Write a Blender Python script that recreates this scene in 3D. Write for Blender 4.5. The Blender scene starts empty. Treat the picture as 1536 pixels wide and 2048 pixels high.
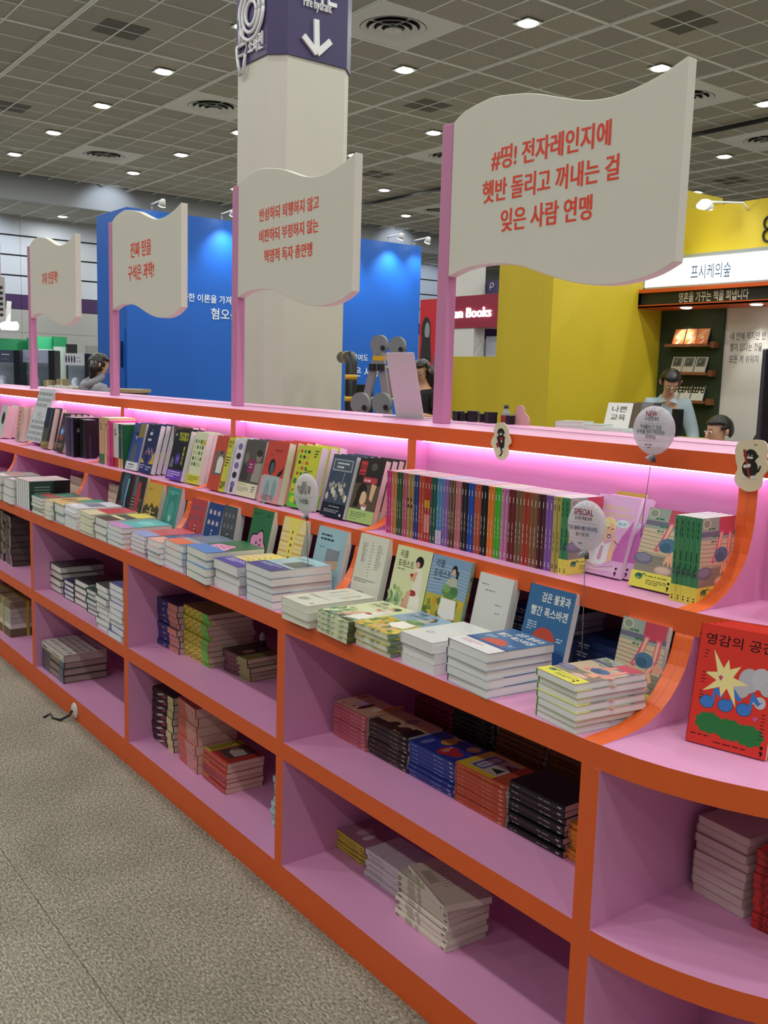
import bpy, bmesh, math, random
from mathutils import Vector, Matrix, Euler
random.seed(7)
sc = bpy.context.scene
COL = sc.collection
PI = math.pi
# ---------------------------------------------------------------- camera
CAM = Vector((1.2167, -1.4549, 1.5923)); FPX = 1933.8
YAW, PITCH, ROLL = 0.92383, -0.13829, 0.02914
fw = Vector((-math.sin(YAW)*math.cos(PITCH), math.cos(YAW)*math.cos(PITCH), math.sin(PITCH)))
_r = Vector((math.cos(YAW), math.sin(YAW), 0)); _u = _r.cross(fw)
rt = _r*math.cos(ROLL) + _u*math.sin(ROLL); up = -_r*math.sin(ROLL) + _u*math.cos(ROLL)
cd = bpy.data.cameras.new('camera'); cam = bpy.data.objects.new('camera', cd); COL.objects.link(cam)
cd.sensor_fit = 'VERTICAL'; cd.sensor_height = 36.0; cd.lens = FPX/2048*36.0; cd.clip_start = .05; cd.clip_end = 200
R3 = Matrix((rt, up, -fw)).transposed()
cam.matrix_world = Matrix.Translation(CAM) @ R3.to_4x4()
sc.camera = cam
# ---------------------------------------------------------------- world, exposure, lamps
sc.view_settings.view_transform = 'Standard'; sc.view_settings.look = 'None'
sc.view_settings.gamma = 1; sc.view_settings.use_curve_mapping = False
EXPO = 0.0
sc.view_settings.exposure = EXPO
w = bpy.data.worlds.new('world'); sc.world = w; w.use_nodes = True
w.node_tree.nodes['Background'].inputs[0].default_value = (.55, .58, .60, 1)
w.node_tree.nodes['Background'].inputs[1].default_value = .14
CEIL = 8.0
LAMP_W = 64.0            # watts of one hall downlight
AISLE_W = 0.0
LAMPS = [(-12.1+3.6*i, 7.75+3.78*j) for i in range(-5, 7) for j in range(-4, 6)]
def area(name, loc, size, power, color=(.98, 1, .95), rot=(0, 0, 0), spread=PI):
    l = bpy.data.lights.new(name, 'AREA'); l.shape = 'DISK'; l.size = size; l.energy = power; l.color = color; l.spread = spread
    o = bpy.data.objects.new(name, l); COL.objects.link(o); o.location = loc; o.rotation_euler = rot
    return o
for (lx, ly) in LAMPS:
    area('downlight_lamp', (lx, ly, CEIL-.06), .3, LAMP_W)
def spot(name, loc, target, power, angle=70, color=(1, .97, .9), r=.04, blend=.6):
    l = bpy.data.lights.new(name, 'SPOT'); l.energy = power; l.spot_size = math.radians(angle); l.spot_blend = blend; l.color = color; l.shadow_soft_size = r
    o = bpy.data.objects.new(name, l); COL.objects.link(o); o.location = loc
    o.rotation_euler = (Vector(target)-Vector(loc)).to_track_quat('-Z', 'Y').to_euler()
    return o
# ---------------------------------------------------------------- helpers
def ray(px, py): return fw + rt*((px-768)/FPX) - up*((py-1024)/FPX)
def at(px, py, **k):
    d = ray(px, py); (ax, v), = k.items()
    if ax == 'd':
        t = v/math.hypot(d.x, d.y)
    else:
        i = 'xyz'.index(ax); t = (v-CAM[i])/d[i]
    return CAM + d*t
def lin(c):
    c /= 255.0
    return c/12.92 if c <= .04045 else ((c+.055)/1.055)**2.4
def rgb(h):
    if isinstance(h, str):
        h = h.lstrip('#'); h = ''.join(q*2 for q in h) if len(h) == 3 else h; h = tuple(int(h[i:i+2], 16) for i in (0, 2, 4))
    return (lin(h[0]), lin(h[1]), lin(h[2]), 1.0)
MATS = {}
def mat(name, col=None, rough=.6, metal=0, noise=0, nscale=40, bump=0, emit=None, estr=0, alpha=1, spec=.5, trans=0):
    if name in MATS: return MATS[name]
    m = bpy.data.materials.new(name); m.use_nodes = True; nt = m.node_tree; b = nt.nodes['Principled BSDF']
    b.inputs['Roughness'].default_value = rough; b.inputs['Metallic'].default_value = metal
    b.inputs['Specular IOR Level'].default_value = spec
    c = rgb(col) if col is not None else (1, 1, 1, 1)
    b.inputs['Base Color'].default_value = c
    if noise or bump:
        tc = nt.nodes.new('ShaderNodeTexCoord'); nz = nt.nodes.new('ShaderNodeTexNoise')
        nz.inputs['Scale'].default_value = nscale; nz.inputs['Detail'].default_value = 5
        nt.links.new(tc.outputs['Object'], nz.inputs['Vector'])
        if noise:
            mx = nt.nodes.new('ShaderNodeMix'); mx.data_type = 'RGBA'; mx.blend_type = 'MULTIPLY'
            mr = nt.nodes.new('ShaderNodeMapRange'); mr.inputs['To Min'].default_value = 1-noise; mr.inputs['To Max'].default_value = 1+noise
            nt.links.new(nz.outputs['Fac'], mr.inputs['Value'])
            mx.inputs[0].default_value = 1; mx.inputs[6].default_value = c
            nt.links.new(mr.outputs[0], mx.inputs[7]); nt.links.new(mx.outputs[2], b.inputs['Base Color'])
        if bump:
            bp = nt.nodes.new('ShaderNodeBump'); bp.inputs['Strength'].default_value = bump; bp.inputs['Distance'].default_value = .002
            nt.links.new(nz.outputs['Fac'], bp.inputs['Height']); nt.links.new(bp.outputs[0], b.inputs['Normal'])
    if emit is not None:
        b.inputs['Emission Color'].default_value = rgb(emit); b.inputs['Emission Strength'].default_value = estr
    if alpha < 1: b.inputs['Alpha'].default_value = alpha
    if trans: b.inputs['Transmission Weight'].default_value = trans
    MATS[name] = m
    return m
def ink(name, rough, noise=.0, coat=0, stripes=False):
    """surface whose colour is printed per face (the colour attribute 'ink')"""
    if name in MATS: return MATS[name]
    m = bpy.data.materials.new(name); m.use_nodes = True; nt = m.node_tree; b = nt.nodes['Principled BSDF']
    a = nt.nodes.new('ShaderNodeAttribute'); a.attribute_name = 'ink'; b.inputs['Roughness'].default_value = rough
    src = a.outputs['Color']
    if noise or stripes:
        tc = nt.nodes.new('ShaderNodeTexCoord'); mp = nt.nodes.new('ShaderNodeMapping'); nz = nt.nodes.new('ShaderNodeTexNoise')
        mp.inputs['Scale'].default_value = (12, 12, 1400) if stripes else (300, 300, 300)
        nz.inputs['Scale'].default_value = 1; nz.inputs['Detail'].default_value = 2
        nt.links.new(tc.outputs['Object'], mp.inputs[0]); nt.links.new(mp.outputs[0], nz.inputs['Vector'])
        mr = nt.nodes.new('ShaderNodeMapRange'); mr.inputs['To Min'].default_value = 1-max(noise, .12 if stripes else 0); mr.inputs['To Max'].default_value = 1.05
        mx = nt.nodes.new('ShaderNodeMix'); mx.data_type = 'RGBA'; mx.blend_type = 'MULTIPLY'; mx.inputs[0].default_value = 1
        nt.links.new(nz.outputs['Fac'], mr.inputs['Value']); nt.links.new(src, mx.inputs[6]); nt.links.new(mr.outputs[0], mx.inputs[7])
        src = mx.outputs[2]
    nt.links.new(src, b.inputs['Base Color'])
    MATS[name] = m
    return m
INK_GLOSS = lambda: ink('printed_cover', .32)
INK_MATT = lambda: ink('printed_paper', .7, noise=.06)
INK_PAGE = lambda: ink('page_edges', .85, stripes=True)

class MB:
    """collects faces with a colour and a material slot"""
    def __init__(s): s.v = []; s.f = []; s.c = []; s.m = []; s.sm = []
    def poly(s, pts, col=(1, 1, 1, 1), mi=0, smooth=False):
        n = len(s.v); s.v += [tuple(p) for p in pts]; s.f.append(tuple(range(n, n+len(pts)))); s.c.append(col); s.m.append(mi); s.sm.append(smooth)
    def mesh(s, verts, faces, col=(1, 1, 1, 1), mi=0, smooth=False):
        n = len(s.v); s.v += [tuple(p) for p in verts]
        for f in faces: s.f.append(tuple(i+n for i in f)); s.c.append(col); s.m.append(mi); s.sm.append(smooth)
    def box(s, x0, y0, z0, x1, y1, z1, col=(1, 1, 1, 1), mi=0, cols=None, mis=None):
        v = [(x0,y0,z0),(x1,y0,z0),(x1,y1,z0),(x0,y1,z0),(x0,y0,z1),(x1,y0,z1),(x1,y1,z1),(x0,y1,z1)]
        F = {'b':(0,3,2,1),'t':(4,5,6,7),'f':(0,1,5,4),'k':(2,3,7,6),'l':(0,4,7,3),'r':(1,2,6,5)}
        n = len(s.v); s.v += v
        for k, f in F.items():
            s.f.append(tuple(i+n for i in f)); s.c.append((cols or {}).get(k, col)); s.m.append((mis or {}).get(k, mi)); s.sm.append(False)
    def tube(s, pts, r, n=8, col=(1, 1, 1, 1), mi=0, cap=True):
        pts = [Vector(p) for p in pts]; rs = r if isinstance(r, (list, tuple)) else [r]*len(pts)
        base = len(s.v); prev = None
        for i, p in enumerate(pts):
            d = (pts[min(i+1, len(pts)-1)] - pts[max(i-1, 0)]).normalized()
            a = prev if prev and abs(prev.dot(d)) < .9 else Vector((0, 0, 1)) if abs(d.z) < .9 else Vector((1, 0, 0))
            a = (a - d*a.dot(d)).normalized(); b = d.cross(a); prev = a
            for k in range(n):
                t = 2*PI*k/n; s.v.append(tuple(p + (a*math.cos(t)+b*math.sin(t))*rs[i]))
        for i in range(len(pts)-1):
            for k in range(n):
                k2 = (k+1) % n; q = base+i*n
                s.f.append((q+k, q+k2, q+n+k2, q+n+k)); s.c.append(col); s.m.append(mi); s.sm.append(True)
        if cap:
            s.f.append(tuple(base+k for k in range(n))[::-1]); s.c.append(col); s.m.append(mi); s.sm.append(False)
            q = base+(len(pts)-1)*n; s.f.append(tuple(q+k for k in range(n))); s.c.append(col); s.m.append(mi); s.sm.append(False)
    def lathe(s, prof, n=24, col=(1, 1, 1, 1), mi=0, c=(0, 0, 0), smooth=True):
        base = len(s.v)
        for r, z in prof:
            for k in range(n): t = 2*PI*k/n; s.v.append((c[0]+r*math.cos(t), c[1]+r*math.sin(t), c[2]+z))
        for i in range(len(prof)-1):
            for k in range(n):
                k2 = (k+1) % n; q = base+i*n
                s.f.append((q+k, q+k2, q+n+k2, q+n+k)); s.c.append(col); s.m.append(mi); s.sm.append(smooth)
    def prism(s, pts, ax, a, b, col=(1, 1, 1, 1), mi=0, sidecols=None, sidemis=None, endcol=None, endmi=None, smooth=False):
        """extrude the 2D outline between a and b along axis 'x','y' or 'z'"""
        def P(u, v, w_):
            return {'x': (w_, u, v), 'y': (u, w_, v), 'z': (u, v, w_)}[ax]
        n = len(s.v); N = len(pts)
        s.v += [P(u, v, a) for u, v in pts] + [P(u, v, b) for u, v in pts]
        ec = endcol or col; em = mi if endmi is None else endmi
        s.f.append(tuple(n+i for i in range(N))[::-1]); s.c.append(ec); s.m.append(em); s.sm.append(False)
        s.f.append(tuple(n+N+i for i in range(N))); s.c.append(ec); s.m.append(em); s.sm.append(False)
        for i in range(N):
            j = (i+1) % N; s.f.append((n+i, n+j, n+N+j, n+N+i))
            s.c.append(sidecols(i) if sidecols else col); s.m.append(sidemis(i) if sidemis else mi); s.sm.append(smooth)
    def data(s, name, mats, fix=True):
        me = bpy.data.meshes.new(name); me.from_pydata(s.v, [], s.f); me.update()
        for m in mats: me.materials.append(m)
        me.polygons.foreach_set('material_index', s.m); me.polygons.foreach_set('use_smooth', s.sm)
        if any(x != (1, 1, 1, 1) for x in s.c):
            at_ = me.color_attributes.new('ink', 'FLOAT_COLOR', 'CORNER'); buf = []
            for f, c in zip(s.f, s.c): buf += list(c)*len(f)
            at_.data.foreach_set('color', buf)
        if fix:
            bm = bmesh.new(); bm.from_mesh(me); bmesh.ops.recalc_face_normals(bm, faces=bm.faces); bm.to_mesh(me); bm.free()
        return me
    def obj(s, name, mats, parent=None, fix=True, **props):
        return link(name, s.data(name, mats if isinstance(mats, (list, tuple)) else [mats], fix), parent, **props)
def link(name, data, parent=None, **props):
    o = bpy.data.objects.new(name, data); COL.objects.link(o)
    if parent is not None: o.parent = parent
    for k, v in props.items():
        if v is not None: o[k] = v
    return o
def thing(name, label, cat, loc=(0, 0, 0), rot=(0, 0, 0), group=None):
    o = link(name, None, None, label=label, category=cat, group=group); o.location = loc; o.rotation_euler = rot
    o.empty_display_size = .05
    return o
def bevel(o, wd=.003, seg=2):
    m = o.modifiers.new('bevel', 'BEVEL'); m.width = wd; m.segments = seg; m.limit_method = 'ANGLE'; return o
ORD = ['top', 'second from top', 'third from top', 'fourth from top', 'fifth from top', 'sixth from top', 'seventh from top', 'eighth from top',
       'ninth from top', 'tenth from top', 'eleventh from top', 'twelfth from top', 'thirteenth from top', 'fourteenth from top', 'fifteenth from top', 'sixteenth from top']
# ---- a side scene used only to turn curves and modifiers into meshes quickly
TMP = bpy.data.scenes.new('workbench'); TMPL = TMP.view_layers[0]
def baked(o):
    TMP.collection.objects.link(o); TMPL.update(); dg = TMPL.depsgraph; dg.update()
    return bpy.data.meshes.new_from_object(o.evaluated_get(dg))
# ---- lettering
_txt = {}
def text_geo(body, bold=0.0, res=3):
    k = (body, bold, res)
    if k in _txt: return _txt[k]
    c = bpy.data.curves.new('lettering', 'FONT'); c.body = body; c.resolution_u = res; c.offset = bold
    o = bpy.data.objects.new('lettering', c); me = baked(o)
    vs = [(v.co.x, v.co.y) for v in me.vertices]; fs = [tuple(p.vertices) for p in me.polygons]
    bpy.data.objects.remove(o); bpy.data.curves.remove(c); bpy.data.meshes.remove(me)
    xs = [v[0] for v in vs] or [0]; x0, x1 = min(xs), max(xs)
    _txt[k] = ([(x-x0, y) for x, y in vs], fs, x1-x0)
    return _txt[k]
def put_text(mb, body, x, y, size, mapf, col, align='l', sx=.8, bold=.02, mi=0, res=3, width=None, slant=0, heavy=0, lift=(0, 0, 0)):
    vs, fs, wd = text_geo(body, bold, res)
    if width: sx = width/(wd*size)
    off = {'l': 0, 'c': -wd*size*sx/2, 'r': -wd*size*sx}[align]
    for k, dx in enumerate((0,) if not heavy else (-heavy*size, -heavy*.5*size, 0, heavy*.5*size, heavy*size)):
        mb.mesh([tuple(c_+l_*k for c_, l_ in zip(mapf(x+off+(u+slant*v)*size*sx+dx, y+v*size), lift)) for u, v in vs], fs, col, mi)
def text_solid(mb, body, x, y, size, mapf3, col, align='c', width=None, bold=.02, mi=0, depth=.01, sx=.8):
    """raised letters: front faces + side walls; mapf3(u,v,w)"""
    vs, fs, wd = text_geo(body, bold, 3)
    if width: sx = width/(wd*size)
    off = {'l': 0, 'c': -wd*size*sx/2, 'r': -wd*size*sx}[align]
    P = [(x+off+u*size*sx, y+v*size) for u, v in vs]
    mb.mesh([mapf3(a, b, depth) for a, b in P], fs, col, mi)
    # weld boundary by position
    key = {}; idx = []
    for p in P:
        k = (round(p[0], 5), round(p[1], 5)); idx.append(key.setdefault(k, len(key)))
    cnt = {}
    for f in fs:
        for a, b in zip(f, f[1:]+f[:1]):
            e = (idx[a], idx[b]); cnt[e] = cnt.get(e, 0)+1
    inv = {v: k for k, v in key.items()}
    for (a, b) in cnt:
        if (b, a) not in cnt and a != b:
            pa, pb = inv[a], inv[b]
            mb.poly([mapf3(pa[0], pa[1], 0), mapf3(pb[0], pb[1], 0), mapf3(pb[0], pb[1], depth), mapf3(pa[0], pa[1], depth)], col, mi)
# ---- flat printing on a surface: shapes given in fractions of width/height
def draw(mb, shapes, W, H, mapf, mi=0, lift=.00003, base=.0001):
    """mapf(u, v, w): u, v metres on the sheet, w metres above it"""
    k = 0; lift = min(lift, .00035/max(1, len(shapes)))
    for s in shapes:
        k += 1; z = base+lift*k; kind = s[0]
        M = lambda u, v, z=z: mapf(u, v, z)
        if kind == 'r': _, x0, y0, x1, y1, c = s; mb.poly([M(x0*W, y0*H), M(x1*W, y0*H), M(x1*W, y1*H), M(x0*W, y1*H)], rgb(c), mi)
        elif kind == 'e':
            _, cx, cy, rx, ry, c = s; n = 20
            mb.poly([M((cx+rx*math.cos(2*PI*i/n))*W, (cy+ry*math.sin(2*PI*i/n))*H) for i in range(n)], rgb(c), mi)
        elif kind == 'p': mb.poly([M(x*W, y*H) for x, y in s[1]], rgb(s[2]), mi)
        elif kind == 'ln':   # polyline with a width (fraction of W)
            pts, wd, c = s[1], s[2]*W, s[3]
            for (xa, ya), (xb, yb) in zip(pts, pts[1:]):
                a = Vector((xa*W, ya*H)); b = Vector((xb*W, yb*H)); d = (b-a)
                if d.length < 1e-6: continue
                nrm = Vector((-d.y, d.x)).normalized()*wd/2; e = d.normalized()*wd*.3
                mb.poly([M(*(a-e+nrm)), M(*(a-e-nrm)), M(*(b+e-nrm)), M(*(b+e+nrm))], rgb(c), mi)
        elif kind == 't':
            _, body, x, y, size, c = s[:6]; al = s[6] if len(s) > 6 else 'l'; wd = s[7] if len(s) > 7 else None; bo = s[8] if len(s) > 8 else .01
            put_text(mb, body, x*W, y*H, size*W, M, rgb(c), al, .8, bo, mi, 2, width=wd*W if wd else None)
        elif kind == 'tv':   # upright lettering set in a column, one glyph per row
            _, body, x, y, size, c, step = s
            for i, ch in enumerate(body):
                if ch != ' ': put_text(mb, ch, x*W, (y-i*step)*H, size*W, M, rgb(c), 'c', .85, .02, mi, 2)
        elif kind == 'l':    # unreadably small lines of print
            _, x0, y0, x1, n, dy, c = s; rr = random.Random(int(x0*1e3+y0*1e5))
            for i in range(n):
                x = x0; xe = x0+(x1-x0)*(1 if i < n-1 else rr.uniform(.5, .9))
                while x < xe-.02:
                    l = min(rr.uniform(.04, .12), xe-x)
                    yy = y0-i*dy
                    mb.poly([M(x*W, yy*H), M((x+l)*W, yy*H), M((x+l)*W, (yy+dy*.45)*H), M(x*W, (yy+dy*.45)*H)], rgb(c), mi); x += l+.022
        elif kind == 'semi':
            _, x, y, sz, c = s; n = 12
            mb.poly([M(x*W+sz*W*.5*math.cos(2*PI*i/n), y*H+sz*W*1.5+sz*W*.5*math.sin(2*PI*i/n)) for i in range(n)], rgb(c), mi)
            mb.poly([M(x*W+sz*W*a, y*H+sz*W*b) for a, b in ((-.5, .1), (-.3, -.4), (0, -.5), (-.1, -.8), (-.4, -1.2), (.1, -1.1), (.45, -.6), (.5, 0), (.2, .45), (-.25, .45))], rgb(c), mi)

# ================================================================ STRUCTURE
ORANGE = mat('orange_paint', '#e45e22', .5, noise=.05, nscale=9)
ORANGE_L = mat('orange_laminate', '#ec6a2c', .42, noise=.04, nscale=9)
PINK = mat('pink_board', '#de9cc6', .42, noise=.03, nscale=6)
PINKD = mat('pink_post_paint', '#cb84ac', .5, noise=.04, nscale=8)
CREAM = mat('cream_board', '#dad8ca', .62, noise=.02, nscale=5)
# measured shelf levels
tI, tE = .0212, .0236
At, Ab, Mt, Mb, Lt = .8851, .8342, .4939, .4405, .1002
yB, Bt, Bb = .2801, 1.1187, 1.0671
yT, Tt, Tb = .4746, 1.4444, 1.3981
yW = .521; yK = .64; BW = 1.2; NB = 6; X0 = -NB*BW

def carpet():
    m = bpy.data.materials.new('grey_carpet'); m.use_nodes = True; nt = m.node_tree; b = nt.nodes['Principled BSDF']
    b.inputs['Roughness'].default_value = .95; b.inputs['Specular IOR Level'].default_value = .1
    tc = nt.nodes.new('ShaderNodeTexCoord')
    n1 = nt.nodes.new('ShaderNodeTexNoise'); n1.inputs['Scale'].default_value = 75; n1.inputs['Detail'].default_value = 8; n1.inputs['Roughness'].default_value = .75
    n2 = nt.nodes.new('ShaderNodeTexNoise'); n2.inputs['Scale'].default_value = 3.2; n2.inputs['Detail'].default_value = 4
    mp = nt.nodes.new('ShaderNodeMapping'); mp.inputs['Scale'].default_value = (1, 2.1, 1)
    nt.links.new(tc.outputs['Object'], mp.inputs[0]); nt.links.new(mp.outputs[0], n1.inputs['Vector']); nt.links.new(tc.outputs['Object'], n2.inputs['Vector'])
    cr = nt.nodes.new('ShaderNodeValToRGB'); e = cr.color_ramp.elements
    e[0].position = .36; e[0].color = rgb('#544f46'); e[1].position = .64; e[1].color = rgb('#c0b9aa')
    k = cr.color_ramp.elements.new(.5); k.color = rgb('#8d8577')
    nt.links.new(n1.outputs['Fac'], cr.inputs[0])
    mx = nt.nodes.new('ShaderNodeMix'); mx.data_type = 'RGBA'; mx.blend_type = 'MULTIPLY'; mx.inputs[0].default_value = 1
    mr = nt.nodes.new('ShaderNodeMapRange'); mr.inputs['From Min'].default_value = .35; mr.inputs['From Max'].default_value = .65; mr.inputs['To Min'].default_value = .88; mr.inputs['To Max'].default_value = 1.08
    nt.links.new(n2.outputs['Fac'], mr.inputs['Value'])
    nt.links.new(cr.outputs[0], mx.inputs[6]); nt.links.new(mr.outputs[0], mx.inputs[7]); nt.links.new(mx.outputs[2], b.inputs['Base Color'])
    bp = nt.nodes.new('ShaderNodeBump'); bp.inputs['Strength'].default_value = .5; bp.inputs['Distance'].default_value = .004
    nt.links.new(n1.outputs['Fac'], bp.inputs['Height']); nt.links.new(bp.outputs[0], b.inputs['Normal'])
    return m
CARPET = carpet()
# floor: carpet rolls laid side by side, 2 m wide, with a hairline seam between them
fl = link('floor', None, None, kind='structure')
for i, yc in enumerate(range(-12, 42, 2)):
    b = MB(); b.box(-46, yc-.62, -.02, 14, yc+1.378, 0)
    b.obj('carpet_strip', CARPET, fl)
b = MB(); b.box(-46, -12.62, -.06, 14, 42, -.02); b.obj('subfloor', mat('concrete_slab', '#4a443c', .9), fl)

# ---- ceiling: metal grid with perforated panels
def perforated():
    m = bpy.data.materials.new('perforated_panel'); m.use_nodes = True; nt = m.node_tree; b = nt.nodes['Principled BSDF']; b.inputs['Roughness'].default_value = .6
    tc = nt.nodes.new('ShaderNodeTexCoord'); sp = nt.nodes.new('ShaderNodeSeparateXYZ'); nt.links.new(tc.outputs['Object'], sp.inputs[0])
    def sn(o):
        q = nt.nodes.new('ShaderNodeMath'); q.operation = 'MULTIPLY'; q.inputs[1].default_value = 2*PI/.045; nt.links.new(o, q.inputs[0])
        r = nt.nodes.new('ShaderNodeMath'); r.operation = 'SINE'; nt.links.new(q.outputs[0], r.inputs[0]); return r.outputs[0]
    p = nt.nodes.new('ShaderNodeMath'); p.operation = 'MULTIPLY'; nt.links.new(sn(sp.outputs['X']), p.inputs[0]); nt.links.new(sn(sp.outputs['Y']), p.inputs[1])
    g = nt.nodes.new('ShaderNodeMapRange'); g.inputs['From Min'].default_value = .0; g.inputs['From Max'].default_value = .45; nt.links.new(p.outputs[0], g.inputs['Value'])
    oi = nt.nodes.new('ShaderNodeObjectInfo'); cr = nt.nodes.new('ShaderNodeValToRGB'); e = cr.color_ramp.elements
    e[0].color = rgb('#a9a89d'); e[1].color = rgb('#bab7a7'); nt.links.new(oi.outputs['Random'], cr.inputs[0])
    mx = nt.nodes.new('ShaderNodeMix'); mx.data_type = 'RGBA'; mx.inputs[7].default_value = rgb('#5c5b55'); nt.links.new(g.outputs[0], mx.inputs[0])
    nt.links.new(cr.outputs[0], mx.inputs[6]); nt.links.new(mx.outputs[2], b.inputs['Base Color'])
    return m
PERF = perforated()
GX, GY, DX, DY = -12.1, 11.74, .9, .945
SOFX = -33.5
ce = link('ceiling', None, None, kind='structure')
def proj(p):
    d = Vector(p)-CAM; z = d.dot(fw)
    if z <= .1: return None
    return 768+FPX*d.dot(rt)/z, 1024-FPX*d.dot(up)/z, z
cells = []
for i in range(-23, 20):
    for j in range(-17, 27):
        x, y = GX+(i+.5)*DX, GY+(j+.5)*DY
        if x < SOFX: continue
        q = proj((x, y, CEIL)); vis = q and -60 < q[0] < 1596 and -60 < q[1] < 700
        cells.append(((x-CAM.x)**2+(y-CAM.y)**2 if vis else 1e9, x, y))
diff_c = [(-14.0, 9.85), (-21.25, 9.75), (-28.4, 9.6), (-12.9, 17.4), (-21.2, 17.1), (-14.2, 22.6), (-28.4, 22.8)]
diff_c = [(GX+round((a-GX)/DX)*DX, GY+round((b-GY)/DY)*DY) for a, b in diff_c]
def in_diff(x, y): return any(abs(x-a) < .88 and abs(y-b) < .9 for a, b in diff_c)
cells = sorted(c for c in cells if not in_diff(c[1], c[2]))
pb = MB(); pb.box(-DX/2+.012, -DY/2+.012, 0, DX/2-.012, DY/2-.012, .012); PDATA = pb.data('ceiling_panel', [PERF])
for c in cells[:300]:
    o = link('ceiling_panel', PDATA, ce); o.location = (c[1], c[2], CEIL+random.uniform(0, .004))
rest = MB()
for c in cells[300:]:
    z = CEIL+random.uniform(0, .004); rest.box(c[1]-DX/2+.012, c[2]-DY/2+.012, z, c[1]+DX/2-.012, c[2]+DY/2-.012, z+.012)
rest.obj('distant_ceiling_panels', PERF, ce, kind='stuff')
BEAM = mat('ceiling_grid_metal', '#e4e8e4', .45)
for j in range(-17, 28):
    y = GY+j*DY; main = (j-1) % 4 == 0; b = MB()
    if main: b.box(SOFX, y-.05, CEIL-.03, 6, y-.012, CEIL+.02); b.box(SOFX, y+.012, CEIL-.03, 6, y+.05, CEIL+.02); b.box(SOFX, y-.012, CEIL-.012, 6, y+.012, CEIL+.02)
    else: b.box(SOFX, y-.016, CEIL-.012, 6, y+.016, CEIL+.02)
    b.obj('ceiling_beam', BEAM, ce)
for i in range(-23, 21):
    x = GX+i*DX; main = (i-1) % 4 == 0; wd = .035 if main else .013
    b = MB(); b.box(x-wd, GY-17*DY, CEIL-.010-(.012 if main else 0), x+wd, GY+27*DY, CEIL+.018); b.obj('ceiling_beam', BEAM, ce)
b = MB(); b.box(SOFX, GY-17*DY, CEIL+.5, 6.5, GY+27*DY, CEIL+.6); b.obj('ceiling_slab', mat('dark_plenum', '#2c2c2a', .9), ce)
b = MB(); b.box(-30, 19.95, CEIL-.16, 6, 20.0, CEIL-.06); b.obj('curtain_track', mat('black_track', '#15161a', .4), ce)
for (px_, py_) in [(-17.7, 5.9), (-24.7, 6.0), (-17.4, 13.5), (-10.1, 13.6), (-17.1, 26.2), (-24.6, 17.4)]:  # thin dark sheets below the panels, painting the duct shade behind the perforations
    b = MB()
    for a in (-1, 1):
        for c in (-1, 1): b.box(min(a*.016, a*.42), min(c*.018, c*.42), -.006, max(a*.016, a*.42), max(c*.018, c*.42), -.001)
    o = b.obj('duct_shade_patch', mat('duct_shade_tone', '#5a5a53', .7, noise=.3, nscale=60), ce); o.location = (px_+(GX-px_) % DX if False else GX+round((px_-GX)/DX)*DX, GY+round((py_-GY)/DY)*DY, CEIL)
DIFM = mat('diffuser_paint', '#d6d8d6', .5, noise=.05, nscale=3)
for n_, (x, y) in enumerate(diff_c):
    t = thing('ceiling_diffuser', 'round white ceiling air diffuser, '+['nearest one, right of the column', 'just left of the column', 'left of the column above the second flag', 'half hidden beyond the largest flag', 'beyond the column, left of the largest flag post', 'farther right behind the largest flag', 'farthest one left of the largest flag post'][n_], 'air vent', (x, y, CEIL), group='round air diffusers in the ceiling')
    b = MB(); n = 32; rO = .62
    # plate with circular hole
    S = .9; sq = []
    for k in range(n):
        a = 2*PI*k/n; c_, s_ = math.cos(a), math.sin(a); m_ = max(abs(c_), abs(s_)); sq.append((S*c_/m_, S*s_/m_))
    for k in range(n):
        k2 = (k+1) % n; a, a2 = 2*PI*k/n, 2*PI*k2/n
        b.poly([(sq[k][0], sq[k][1]*1.05, -.01), (sq[k2][0], sq[k2][1]*1.05, -.01), (rO*math.cos(a2), rO*math.sin(a2), -.03), (rO*math.cos(a), rO*math.sin(a), -.03)])
    b.obj('plate', DIFM, t)
    for q, (r0, z0, r1, z1) in enumerate([(.61, -.04, .50, -.005), (.46, -.06, .36, -.02), (.32, -.075, .22, -.035), (.17, -.085, .02, -.06)]):
        b = MB(); b.lathe([(r0, z0), (r1, z1), (r1-.012, z1+.01), (r0-.01, z0+.02), (r0, z0)], 32); b.obj('cone', DIFM, t)
    b = MB(); b.lathe([(.62, .005), (.02, .01)], 24); b.obj('throat', mat('dark_throat', '#101010', .9), t)
GLOW = mat('lamp_glow', '#ffffff', emit='#fffaf0', estr=14)
lb = MB(); lb.lathe([(.001, -.012), (.14, -.012), (.165, -.004), (.17, 0)], 20); LDAT = lb.data('lens', [GLOW])
lb = MB(); lb.box(-.2, -.2, -.002, .2, .2, .01); LPD = lb.data('plate', [BEAM])
NTH = ['first', 'second', 'third', 'fourth', 'fifth', 'sixth', 'seventh', 'eighth', 'ninth', 'tenth', 'eleventh', 'twelfth']
vis = {}
for (lx, ly) in LAMPS:
    q = proj((lx, ly, CEIL))
    if lx < SOFX or not q or not (-80 < q[0] < 1616 and -80 < q[1] < 720): continue
    vis.setdefault(ly, []).append((q[0], lx))
for r_, ly in enumerate(sorted(vis)):
    for c_, (_, lx) in enumerate(sorted(vis[ly])):
        t = thing('ceiling_downlight', 'round ceiling downlight, %s from left in the %s row back' % (NTH[c_], NTH[r_]), 'ceiling light', (lx, ly, CEIL-.032), group='downlights in the hall ceiling')
        link('lens', LDAT, t).location = (0, 0, -.01); link('plate', LPD, t)
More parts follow.
